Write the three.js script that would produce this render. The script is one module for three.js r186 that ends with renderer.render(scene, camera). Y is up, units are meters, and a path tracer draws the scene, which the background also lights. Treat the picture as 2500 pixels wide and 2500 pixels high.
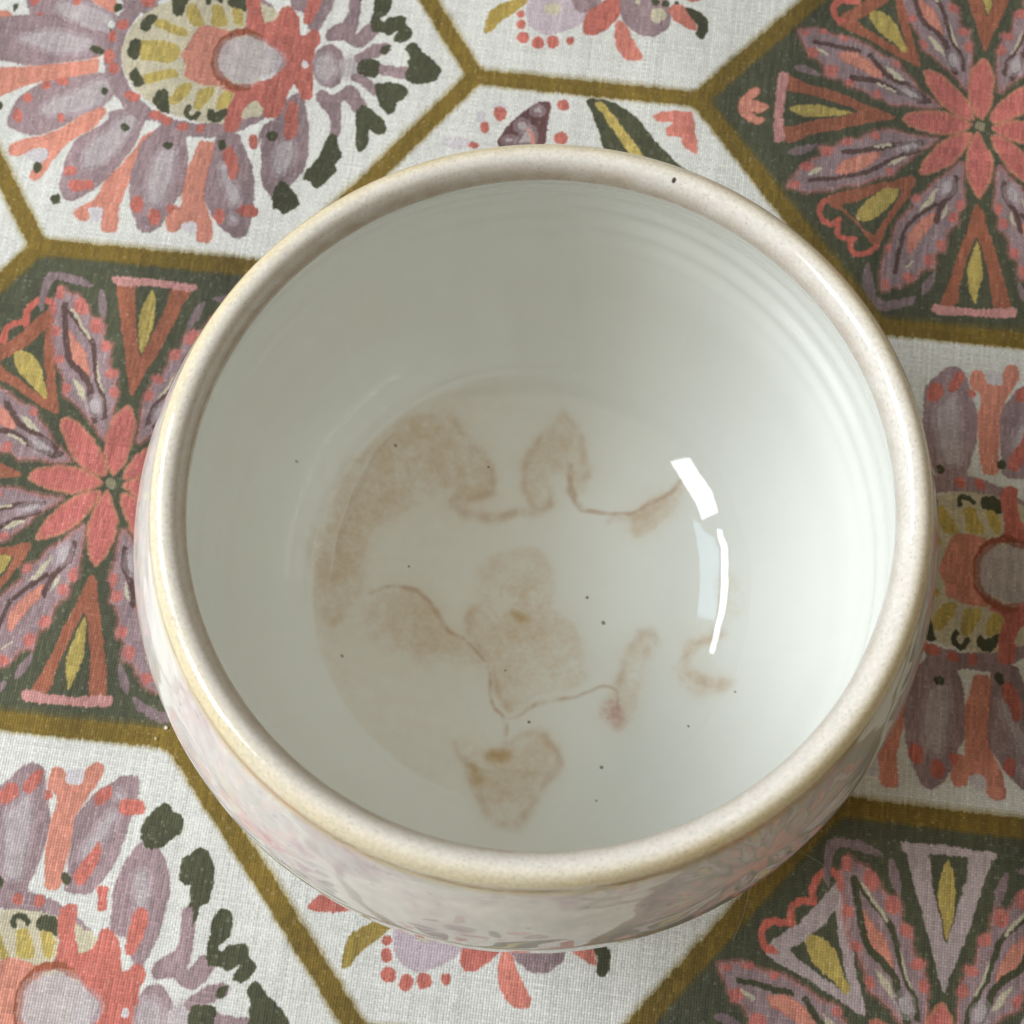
import * as THREE from 'three';
import { mergeGeometries } from 'three/addons/utils/BufferGeometryUtils.js';
import { ImprovedNoise } from 'three/addons/math/ImprovedNoise.js';

// ------------------------------------------------------------------ camera, light, exposure
// One pattern unit (the height of a printed hexagon) is 125 mm; the bowl stands on the origin.
const S = 0.125;
const scene = new THREE.Scene();
const camera = new THREE.PerspectiveCamera(45.24, 1, 0.02, 20);
camera.position.set(0.0016, 0.3044, 0.0525);
camera.up.set(-0.1246, 0.2321, -0.9647);
camera.lookAt(camera.position.x - 0.0288, camera.position.y - 0.9727, camera.position.z - 0.2303);
camera.focus = 0.245;
camera.userData.fStop = 28;

scene.background = new THREE.Color().setRGB(0.085, 0.072, 0.050);          // the dim room round the table
const renderer = new THREE.WebGLRenderer({ antialias: true });
renderer.toneMapping = THREE.LinearToneMapping;
renderer.toneMappingExposure = 1.0;
renderer.shadowMap.enabled = true;

// daylight through a window of two panes, left of the table
function windowPane(x, y, z, w, h, rgb, intensity) {
  const l = new THREE.RectAreaLight(new THREE.Color().setRGB(...rgb), intensity, w, h);
  l.name = 'window_pane_light';
  l.position.set(x, y, z);
  l.lookAt(0, 0.05, 0);
  scene.add(l);
}
{
  const D = 1.4, R = THREE.MathUtils.degToRad;
  const pane = (az0, az1, el0, el1, rgb, i) => {                          // by its bearing from the bowl, in degrees
    const az = R((az0 + az1) / 2), el = R((el0 + el1) / 2);
    windowPane(-D * Math.cos(el) * Math.cos(az), D * Math.sin(el), D * Math.cos(el) * Math.sin(az), 2 * D * Math.cos(el) * Math.tan(R(az1 - az0) / 2), 2 * D * Math.tan(R(el1 - el0) / 2), rgb, i);
  };
  pane(12.5, 33, 28, 56, [0.93, 0.975, 1.0], 12.0);                             // the nearer sash, hazy white sky
  pane(-22, 7, 49.5, 62, [0.52, 0.78, 1.0], 4.2);                        // the farther sash: blue sky above its bar
  pane(-24, 7, 28, 48, [0.93, 0.975, 1.0], 14.0);                       // and bright haze below
}

// what the pale ceiling sends back of that daylight
{
  const l = new THREE.RectAreaLight(new THREE.Color().setRGB(1.0, 0.89, 0.70), 0.44, 2.6, 2.6);
  l.name = 'ceiling_bounce_light'; l.position.set(0.1, 1.5, -0.2); l.lookAt(0.1, 0, -0.2001); scene.add(l);
}

// ------------------------------------------------------------------ helpers
const perlin = new ImprovedNoise();
const noise = (x, y, s = 0) => perlin.noise(x, y, 11.3 + s * 7.7);
function fbm(x, y, n, s = 0) { let v = 0, a = 0.5; for (let i = 0; i < n; i++) { v += a * noise(x, y, s + i); x *= 2.03; y *= 2.03; a *= 0.5; } return v; }
let seed = 20177;
const rnd = () => { seed = (seed * 1664525 + 1013904223) >>> 0; return seed / 4294967296; };
const clamp = THREE.MathUtils.clamp, smooth = THREE.MathUtils.smoothstep, lerp = THREE.MathUtils.lerp;
const hash = (i, j = 0) => { let h = Math.imul(i | 0, 374761393) ^ Math.imul(j | 0, 668265263); h = Math.imul(h ^ (h >>> 13), 1274126177); return ((h ^ (h >>> 16)) >>> 0) / 4294967296; };
function dataTexture(W, H, data, srgb, wrap) {
  const t = new THREE.DataTexture(data, W, H, THREE.RGBAFormat);
  t.magFilter = THREE.LinearFilter; t.minFilter = THREE.LinearMipmapLinearFilter; t.generateMipmaps = true;
  if (srgb) t.colorSpace = THREE.SRGBColorSpace;
  if (wrap) t.wrapS = t.wrapT = THREE.RepeatWrapping;
  t.needsUpdate = true;
  return t;
}
function tag(o, label, category) { o.userData.label = label; if (category) o.userData.category = category; o.castShadow = o.receiveShadow = true; return o; }
function part(name, geometry, material, parent) {
  const m = new THREE.Mesh(geometry, material); m.name = name; m.castShadow = m.receiveShadow = true; parent.add(m); return m;
}

// ------------------------------------------------------------------ the print of the cloth
// Motifs in tenths of a millimetre from the middle of their hexagon: [ink, stroke width or 0 for a filled shape, x, y, x, y ...]
const FLOWER = [
  ['mauve', 0, [-414,-325,-403,-259,-377,-194,-350,-175,-290,-139,-282,-111,-235,-102,-188,-115,-190,-152,-210,-202,-232,-243,-255,-272,-284,-309,-315,-338,-347,-359,-376,-375,-397,-369,-411,-345]],
  ['lilac', 0, [-351,-272,-346,-232,-317,-192,-280,-165,-248,-130,-221,-121,-206,-133,-220,-163,-245,-196,-267,-230,-301,-265,-328,-273]],
  ['mauve', 0, [-565,-123,-545,-67,-518,-39,-476,-12,-444,2,-378,7,-308,14,-265,-2,-260,-34,-283,-70,-305,-92,-352,-111,-397,-137,-443,-161,-484,-172,-524,-162,-555,-142]],
  ['lilac', 0, [-469,-92,-442,-67,-400,-53,-363,-37,-307,-10,-275,-7,-279,-33,-295,-53,-308,-81,-352,-100,-408,-110,-454,-108]],
  ['coral', 0, [-606,42,-544,42,-474,43,-380,52,-326,54,-318,33,-327,15,-379,9,-425,-2,-484,-7,-542,-25,-576,-42,-610,-64,-646,-49,-650,-9,-628,9,-662,39,-639,52]],
  ['coral', 0, [-557,-221,-553,-198,-523,-184,-477,-176,-434,-163,-397,-141,-356,-117,-317,-98,-298,-97,-293,-110,-309,-135,-332,-160,-373,-181,-400,-201,-418,-223,-435,-248,-448,-272,-466,-300,-479,-307,-496,-298,-490,-275,-467,-261,-450,-231,-460,-210,-488,-212,-519,-228,-545,-232]],
  ['pale', 0, [-510,-228,-483,-212,-455,-213,-450,-237,-463,-254,-491,-247]],
  ['coral', 0, [-372,-410,-355,-394,-325,-378,-306,-351,-288,-316,-259,-285,-232,-253,-209,-223,-191,-193,-168,-174,-159,-177,-177,-204,-199,-254,-217,-305,-230,-337,-243,-374,-251,-404,-254,-454,-257,-471,-277,-473,-296,-462,-296,-434,-295,-402,-309,-396,-329,-400,-333,-432,-351,-434,-365,-423]],
  ['pale', 0, [-332,-400,-309,-396,-295,-409,-299,-439,-324,-438]],
  ['red', 0, [-448,-19,-452,-28,-462,-32,-472,-27,-476,-18,-473,-8,-463,-5,-453,-9]],
  ['red', 0, [-397,-8,-402,-18,-415,-21,-429,-16,-434,-7,-429,3,-416,6,-403,1]],
  ['red', 0, [-498,-56,-502,-67,-512,-71,-522,-66,-526,-55,-523,-44,-513,-40,-503,-45]],
  ['red', 0, [-523,-110,-526,-124,-536,-130,-546,-123,-551,-108,-547,-94,-538,-88,-528,-95]],
  ['red', 0, [-406,-121,-409,-132,-416,-136,-424,-131,-427,-120,-424,-109,-417,-105,-409,-110]],
  ['red', 0, [-369,-287,-375,-297,-387,-301,-401,-296,-406,-285,-401,-274,-388,-270,-375,-276]],
  ['red', 0, [-345,-331,-351,-344,-368,-349,-384,-343,-391,-329,-385,-316,-369,-311,-352,-317]],
  ['red', 0, [-322,-330,-327,-340,-338,-344,-349,-339,-354,-328,-350,-318,-339,-314,-327,-319]],
  ['green', 0, [-289,-46,-292,-54,-299,-57,-307,-53,-310,-45,-307,-36,-300,-33,-292,-37]],
  ['green', 0, [-463,-269,-467,-282,-475,-286,-485,-281,-489,-268,-486,-255,-477,-251,-468,-256]],
  ['green', 0, [-409,-368,-413,-380,-423,-384,-432,-379,-437,-367,-433,-355,-424,-351,-414,-356]],
  ['green', 0, [-228,-159,-232,-167,-241,-170,-250,-166,-254,-158,-250,-149,-241,-146,-232,-150]],
  ['green', 0, [-579,-78,-581,-87,-586,-91,-591,-87,-593,-77,-592,-68,-587,-65,-582,-69]],
  ['white', 0, [-291,-98,-266,-68,-257,-81,-275,-99]],
  ['white', 0, [-187,-186,-187,-152,-174,-142,-143,-154,-157,-172,-173,-178]],
  ['mauve', 0, [48,-412,58,-440,74,-462,84,-481,119,-510,139,-525,161,-533,182,-529,187,-505,185,-478,181,-442,179,-407,172,-367,162,-327,151,-304,140,-279,119,-253,83,-248,59,-256,57,-298,52,-341,50,-384]],
  ['lilac', 0, [125,-437,144,-435,136,-406,122,-378,103,-347,93,-331,81,-334,87,-360,103,-389]],
  ['lilac', 0, [152,-483,151,-477,145,-473,139,-475,135,-481,136,-487,142,-490,148,-488]],
  ['mauve', 0, [214,-381,227,-374,261,-374,285,-343,302,-302,305,-264,304,-223,300,-178,285,-137,271,-100,249,-118,232,-161,188,-177,178,-228,174,-277,185,-325,200,-360]],
  ['lilac', 0, [220,-308,241,-315,252,-280,254,-249,238,-238,226,-266]],
  ['mauve', 0, [-149,-413,-150,-461,-125,-494,-107,-516,-85,-531,-60,-529,-42,-502,-31,-461,-11,-413,-10,-365,-12,-322,-16,-289,-23,-251,-47,-227,-91,-221,-123,-264,-147,-348]],
  ['lilac', 0, [-117,-404,-97,-429,-78,-457,-66,-433,-57,-403,-56,-359,-53,-305,-56,-268,-88,-269,-100,-310,-110,-363]],
  ['coral', 0, [11,-249,2,-280,-3,-323,-8,-398,-2,-432,-7,-467,-25,-475,-32,-488,-31,-524,-7,-529,3,-515,13,-494,48,-498,51,-527,65,-552,85,-552,93,-535,87,-510,71,-477,57,-448,47,-416,48,-373,48,-329,46,-297,46,-256,29,-250]],
  ['pale', 0, [4,-521,20,-532,44,-531,51,-505,17,-496]],
  ['red', 0, [-144,-453,-127,-480,-105,-474,-102,-450,-125,-429,-139,-430]],
  ['red', 0, [-90,-480,-67,-519,-50,-514,-51,-492,-71,-465,-86,-463]],
  ['red', 0, [-17,-465,-18,-457,-25,-453,-32,-456,-37,-463,-36,-471,-29,-475,-22,-473]],
  ['red', 0, [95,-453,85,-465,90,-486,120,-505,127,-486,113,-464]],
  ['red', 0, [147,-456,150,-474,172,-479,204,-478,209,-453,175,-442,154,-443]],
  ['red', 0, [73,-277,78,-305,89,-326,103,-347,114,-373,125,-361,126,-333,116,-306,106,-281,91,-264]],
  ['red', 0, [232,-225,247,-239,266,-225,269,-208,265,-174,257,-148,251,-132,231,-130,227,-171,228,-199]],
  ['green', 0, [212,-405,216,-438,232,-462,254,-480,273,-476,280,-464,299,-458,309,-441,307,-415,288,-399,273,-382,261,-373,234,-373,218,-386]],
  ['mauve', 0, [352,-205,355,-212,379,-215,382,-188,383,-136,376,-116,363,-102,343,-91,322,-86,300,-94,303,-115,319,-134,337,-144,352,-171]],
  ['green', 0, [321,-344,322,-361,338,-372,349,-386,361,-390,381,-380,397,-356,407,-318,405,-288,401,-266,385,-256,383,-230,373,-212,354,-218,347,-232,359,-261,353,-290,351,-305,337,-303,324,-312]],
  ['mauve', 0, [-345,447,-345,380,-331,311,-308,287,-256,241,-253,212,-208,196,-160,200,-155,236,-165,290,-180,333,-197,366,-219,408,-245,442,-272,468,-298,489,-320,487,-338,466]],
  ['lilac', 0, [-292,384,-294,343,-273,298,-241,266,-216,226,-191,212,-175,220,-182,253,-201,289,-217,327,-244,367,-269,381]],
  ['mauve', 0, [-530,275,-519,216,-498,184,-462,150,-433,130,-369,114,-301,95,-256,102,-245,133,-261,172,-279,198,-321,225,-362,259,-402,290,-441,308,-482,306,-516,292]],
  ['lilac', 0, [-440,227,-418,198,-379,177,-346,154,-296,118,-264,109,-264,135,-276,158,-284,188,-324,214,-377,234,-423,240]],
  ['coral', 0, [-599,120,-538,109,-469,95,-378,70,-325,58,-314,78,-320,97,-369,112,-413,131,-470,146,-524,174,-555,197,-584,224,-622,216,-633,178,-614,157,-654,132,-633,116]],
  ['coral', 0, [-503,370,-504,347,-477,327,-433,311,-393,291,-361,263,-325,232,-289,206,-271,201,-264,214,-275,241,-293,270,-330,298,-353,322,-366,347,-379,374,-388,401,-400,431,-412,440,-430,435,-428,412,-408,394,-396,361,-410,342,-437,348,-465,370,-490,378]],
  ['pale', 0, [-456,369,-433,348,-405,344,-395,366,-405,385,-434,384]],
  ['coral', 0, [-288,523,-274,504,-248,483,-233,453,-222,416,-199,379,-178,343,-161,310,-149,277,-130,254,-120,255,-133,286,-146,339,-154,392,-161,426,-168,465,-171,495,-164,545,-164,562,-184,568,-204,560,-209,533,-214,501,-228,498,-248,505,-246,538,-263,543,-279,535]],
  ['pale', 0, [-250,506,-228,498,-212,508,-211,538,-236,542]],
  ['red', 0, [-433,152,-435,161,-444,167,-455,164,-461,155,-459,146,-450,141,-439,143]],
  ['red', 0, [-384,132,-388,142,-400,148,-414,146,-422,137,-418,127,-406,122,-392,124]],
  ['red', 0, [-475,197,-477,209,-486,214,-497,211,-503,201,-502,189,-493,184,-482,187]],
  ['red', 0, [-490,254,-491,269,-499,277,-511,272,-518,258,-517,243,-509,236,-497,241]],
  ['red', 0, [-373,245,-374,256,-380,261,-389,258,-394,247,-393,236,-387,231,-379,234]],
  ['red', 0, [-308,401,-311,412,-323,418,-337,416,-344,406,-341,395,-329,388,-315,391]],
  ['red', 0, [-276,440,-280,454,-295,462,-312,459,-321,446,-318,432,-303,425,-285,428]],
  ['red', 0, [-253,435,-256,446,-266,452,-278,449,-285,439,-283,428,-272,422,-260,425]],
  ['green', 0, [-271,150,-273,158,-280,163,-288,160,-292,152,-291,144,-284,139,-276,142]],
  ['green', 0, [-403,401,-404,413,-412,420,-422,416,-428,404,-427,391,-420,385,-410,389]],
  ['green', 0, [-332,488,-334,500,-342,506,-353,503,-360,492,-358,480,-349,474,-339,478]],
  ['green', 0, [-191,250,-193,259,-202,263,-211,261,-217,253,-215,245,-206,240,-197,242]],
  ['green', 0, [-551,233,-551,243,-555,247,-561,244,-565,235,-565,226,-561,221,-555,225]],
  ['white', 0, [-264,202,-245,167,-233,179,-248,199]],
  ['white', 0, [-146,269,-153,236,-141,224,-109,230,-119,250,-134,260]],
  ['mauve', 0, [-700,39,-685,-4,-621,-40,-494,-62,-438,-52,-377,-36,-314,-25,-298,16,-312,40,-356,59,-425,79,-493,98,-591,92,-667,75]],
  ['lilac', 0, [-551,19,-510,-2,-446,-19,-405,-10,-356,-6,-348,12,-371,37,-417,45,-466,44,-507,33]],
  ['mauve', 0, [-148,455,-158,392,-153,346,-148,297,-125,262,-98,235,-51,232,-27,265,-15,312,-10,366,-9,421,-25,458,-35,494,-51,533,-76,554,-103,550,-124,515,-139,491]],
  ['lilac', 0, [-99,454,-107,398,-103,359,-93,319,-73,304,-54,308,-51,352,-50,391,-57,430,-69,470,-94,463]],
  ['mauve', 0, [52,435,44,391,46,340,49,294,54,242,82,232,116,240,142,282,164,325,179,374,187,430,189,480,188,521,171,539,147,536,107,507,73,467]],
  ['lilac', 0, [81,335,95,334,107,364,125,387,145,413,147,442,133,444,112,408,95,379]],
  ['lilac', 0, [149,486,147,492,142,495,136,493,133,488,134,481,139,478,145,480]],
  ['mauve', 0, [187,315,169,240,174,200,204,170,223,121,247,89,271,109,294,175,305,229,310,286,300,333,280,367,254,390,237,408,217,394,199,359]],
  ['lilac', 0, [222,272,229,245,264,241,269,285,260,319,240,340,227,316]],
  ['coral', 0, [-37,516,-33,478,-23,467,-6,468,-8,424,-9,360,-3,327,5,294,10,270,44,266,51,304,49,352,47,391,52,435,67,468,85,500,95,537,93,559,77,564,55,557,48,518,31,507,10,516,2,536,-14,544,-30,537]],
  ['pale', 0, [5,520,28,508,46,515,48,543,36,549,17,537]],
  ['mauve', 48, [201,-16,203,44,188,101,159,152,116,193,62,223,3,238,-60,238,-122,224,-178,195,-225,154,-260,104,-280,47,-284,-13,-271,-71,-242,-124,-199,-167,-145,-198,-83,-214,-18,-214,45,-199,102,-168,149,-126,182,-73,201,-16]],
  ['white', 0, [-28,259,43,259,44,266,7,271,1,304,-9,337,-18,297]],
  ['white', 0, [121,249,139,253,150,281,170,275,173,233,179,278,188,321,186,335,167,324]],
  ['white', 0, [-146,269,-153,236,-141,224,-109,230,-119,250,-134,260]],
  ['white', 0, [-264,202,-245,167,-233,179,-248,199]],
  ['white', 0, [-294,-58,-295,-48,-303,-43,-312,-46,-317,-55,-316,-64,-308,-69,-299,-67]],
  ['white', 0, [-294,80,-295,92,-300,97,-308,94,-313,83,-312,71,-307,66,-299,70]],
  ['white', 0, [-28,-244,-20,-286,-13,-317,-6,-327,0,-291,11,-251,34,-248,17,-242]],
  ['white', 0, [121,-240,136,-276,158,-303,165,-323,171,-281,174,-247,175,-230,162,-228,140,-234]],
  ['red', 0, [133,-269,159,-273,163,-245,164,-220,143,-220,140,-245]],
  ['red', 0, [-34,-220,-36,-209,-44,-204,-54,-207,-61,-217,-59,-227,-51,-233,-40,-230]],
  ['red', 0, [17,-222,15,-212,7,-206,-3,-209,-9,-219,-8,-230,1,-235,11,-232]],
  ['green', 0, [68,-280,66,-270,58,-265,49,-268,43,-277,45,-287,53,-292,62,-289]],
  ['green', 0, [-88,-252,-89,-242,-95,-238,-103,-241,-107,-249,-107,-258,-100,-263,-93,-260]],
  ['red', 0, [-106,474,-108,493,-120,501,-134,496,-143,479,-141,461,-130,452,-115,458]],
  ['red', 0, [-53,506,-55,523,-66,532,-79,527,-88,510,-86,492,-75,483,-62,489]],
  ['red', 0, [118,480,117,497,108,505,96,500,89,484,90,467,99,459,110,464]],
  ['red', 0, [208,461,200,474,179,478,157,472,148,459,156,446,177,441,199,447]],
  ['red', 0, [78,291,93,273,115,296,127,329,129,361,111,370,99,339,83,316]],
  ['red', 0, [227,147,236,113,256,124,267,178,271,214,254,235,237,225,230,183]],
  ['red', 0, [-258,-65,-260,-53,-269,-47,-280,-50,-287,-61,-285,-73,-276,-79,-265,-76]],
  ['red', 0, [-194,-143,-198,-131,-212,-124,-228,-127,-236,-138,-232,-150,-218,-157,-202,-154]],
  ['red', 0, [-283,-21,-284,-7,-292,-1,-302,-5,-308,-18,-307,-31,-299,-38,-289,-34]],
  ['red', 0, [-258,-62,-261,-50,-272,-44,-284,-47,-291,-58,-289,-70,-278,-76,-265,-73]],
  ['red', 0, [-277,41,-278,58,-288,66,-300,61,-308,45,-307,27,-297,19,-285,24]],
  ['red', 0, [-256,75,-257,89,-267,96,-279,92,-286,79,-284,66,-275,59,-263,63]],
  ['red', 0, [-178,161,-186,171,-203,172,-219,164,-226,152,-218,142,-201,141,-184,149]],
  ['red', 0, [-104,212,-112,220,-127,220,-141,211,-145,200,-137,192,-122,192,-108,201]],
  ['red', 0, [-77,222,-83,231,-96,233,-109,226,-113,215,-107,206,-94,204,-82,211]],
  ['red', 0, [-29,230,-32,239,-43,244,-55,242,-61,234,-58,224,-48,219,-36,221]],
  ['red', 0, [16,229,15,240,8,246,-1,242,-6,232,-5,220,2,214,11,218]],
  ['red', 0, [167,250,167,267,159,275,150,269,143,253,144,236,151,228,161,233]],
  ['red', 0, [-21,476,-23,485,-30,490,-39,487,-44,479,-43,470,-35,465,-26,468]],
  ['green', 0, [-286,-113,-287,-103,-295,-97,-304,-100,-309,-110,-308,-121,-301,-127,-291,-123]],
  ['green', 0, [-308,34,-315,41,-330,40,-345,33,-351,23,-343,16,-328,17,-313,24]],
  ['green', 0, [-62,291,-64,299,-73,304,-84,302,-89,294,-87,286,-78,282,-67,284]],
  ['green', 0, [82,269,81,281,74,287,65,283,60,272,61,260,68,254,77,258]],
  ['green', 0, [219,225,216,237,206,243,194,240,187,229,190,218,200,211,212,215]],
  ['cream', 0, [-260,17,-257,-24,-244,-64,-209,-112,-167,-143,-123,-170,-55,-193,18,-197,68,-190,119,-174,160,-149,154,-113,135,52,166,159,134,179,63,206,-3,210,-51,205,-101,191,-153,169,-199,132,-232,99,-250,59]],
  ['yellow', 0, [-210,-17,-172,-23,-134,-24,-103,-14,-98,25,-126,43,-160,42,-203,39]],
  ['yellow', 0, [-184,88,-149,72,-117,60,-92,65,-89,81,-129,97,-169,115]],
  ['yellow', 0, [-100,151,-76,103,-46,96,-45,123,-62,149,-82,170]],
  ['yellow', 0, [-28,163,-27,131,-17,109,17,101,19,125,5,151,-7,173,-21,175]],
  ['yellow', 0, [34,163,35,131,54,107,75,118,66,156,44,167]],
  ['yellow', 0, [-187,-82,-166,-90,-130,-79,-91,-67,-92,-46,-124,-50,-160,-59,-183,-66]],
  ['yellow', 0, [-105,-123,-96,-152,-80,-146,-57,-113,-44,-87,-78,-83,-96,-105]],
  ['yellow', 0, [-35,-151,-11,-157,10,-122,18,-92,-24,-93,-30,-122]],
  ['yellow', 0, [23,-153,50,-151,61,-120,55,-97,36,-109]],
  ['green', 0, [-244,15,-240,-13,-223,-21,-212,-14,-209,24,-213,40,-226,45,-241,33]],
  ['green', 0, [-225,-67,-217,-89,-201,-105,-183,-99,-182,-86,-192,-73,-194,-57,-206,-47,-220,-54]],
  ['green', 0, [-146,-134,-146,-162,-103,-167,-108,-139,-114,-111,-133,-108]],
  ['green', 0, [-224,93,-216,73,-204,71,-192,86,-176,113,-186,126,-201,124,-215,110]],
  ['green', 0, [-143,162,-139,135,-124,125,-108,131,-98,161,-89,192,-105,197,-126,186]],
  ['green', 0, [7,-176,54,-188,60,-150,38,-155,18,-158]],
  ['green', 0, [13,192,14,173,25,167,36,176,66,159,67,177,53,202,33,208]],
  ['green', 15, [-39,170,-45,186,-36,200,-19,199,-11,185]],
  ['green', 13, [-45,-158,-48,-171,-39,-180,-26,-181,-12,-171]],
  ['green', 0, [10,-161,9,-178,17,-190,41,-193,58,-180,62,-149,44,-161,20,-156]],
  ['coral', 0, [-66,-63,-53,-81,-23,-87,2,-82,23,-77,45,-50,28,-10,25,28,34,59,37,91,-15,95,-45,86,-69,75,-72,46,-89,11,-78,-20]],
  ['red', 0, [57,-196,90,-200,105,-156,119,-124,137,-121,154,-142,163,-172,177,-180,196,-171,212,-150,222,-118,230,-93,240,-93,256,-110,269,-113,283,-99,286,-74,278,-60,279,-27,282,11,285,37,290,68,291,100,272,108,257,95,250,77,236,64,226,90,223,128,213,161,195,174,175,173,162,153,149,129,127,134,113,162,111,187,106,223,87,233,70,228,65,212,67,161,78,121,62,107,37,97,103,80,168,52,196,16,196,-3,177,-27,137,-54,98,-76,62,-84,70,-105,67,-144]],
  ['red', 0, [56,-206,75,-224,96,-220,99,-186,106,-141,72,-136,63,-171]],
  ['cream', 0, [106,-167,127,-170,153,-159,150,-137,128,-123,111,-137]],
  ['cream', 0, [108,177,120,141,145,133,164,146,160,162,134,179]],
  ['brown', 22, [113,-72,75,-84,41,-71,15,-43,6,-12,8,31,22,61,52,84,83,93,106,87]],
  ['lilac', 0, [15,24,13,-13,21,-36,44,-54,81,-65,115,-62,142,-43,169,-31,193,-12,182,19,158,43,131,55,111,76,77,73,41,59,21,45]],
  ['mauve', 0, [367,-10,362,39,334,62,300,47,279,1,284,-48,312,-72,347,-56]],
  ['lilac', 0, [339,-2,336,28,319,43,298,33,286,5,289,-25,306,-39,326,-30]],
  ['lilac', 0, [354,-20,387,-35,402,-16,400,11,366,22]],
  ['pale', 0, [265,-2,264,6,257,11,249,8,245,1,246,-8,253,-12,261,-10]],
  ['mauve', 0, [300,-101,318,-131,342,-147,352,-180,348,-220,347,-248,365,-250,372,-224,377,-183,375,-131,381,-112,394,-127,414,-150,444,-130,430,-104,410,-78,387,-72,361,-85,341,-100,316,-83]],
  ['mauve', 0, [389,-42,412,-65,442,-89,480,-94,483,-74,456,-54,417,-35,398,-26]],
  ['mauve', 0, [457,-27,499,-26,544,-25,543,9,501,4,458,0]],
  ['mauve', 0, [390,19,406,10,458,33,466,69,444,58,417,38,395,31]],
  ['mauve', 0, [303,90,315,72,340,82,363,75,383,50,407,53,425,74,448,104,428,110,416,128,397,104,384,96,374,107,381,152,385,207,361,210,357,165,340,134,316,114]],
  ['green', 0, [403,-10,408,-37,452,-43,463,-31,460,10,437,16,406,7]],
  ['green', 0, [527,-83,533,-101,550,-106,575,-83,604,-63,632,-39,637,-20,620,5,587,20,557,20,539,3,544,-25,538,-44,542,-58]],
  ['green', 0, [461,33,519,25,544,35,553,54,544,75,528,87,526,110,510,124,486,102,469,68]],
  ['green', 0, [420,134,428,107,451,107,484,129,513,161,507,182,491,190,465,177,469,203,465,233,444,245,433,214,429,172]],
  ['green', 0, [352,224,363,203,382,208,389,236,401,257,401,273,389,291,396,312,382,333,370,354,349,368,329,353,311,349,310,327,329,299,342,271]],
  ['green', 0, [456,-71,463,-85,483,-93,478,-70,467,-59]],
  ['green', 0, [234,408,241,379,249,362,268,366,289,385,312,417,300,438,278,456,258,446,246,442]],
  ['green', 0, [419,-193,417,-224,426,-250,440,-259,456,-256,467,-232,466,-203,454,-184,443,-173,453,-165,470,-180,498,-188,514,-184,520,-164,539,-141,534,-120,513,-103,491,-102,490,-118,500,-138,472,-122,455,-130,429,-129,417,-155]],
];
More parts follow.
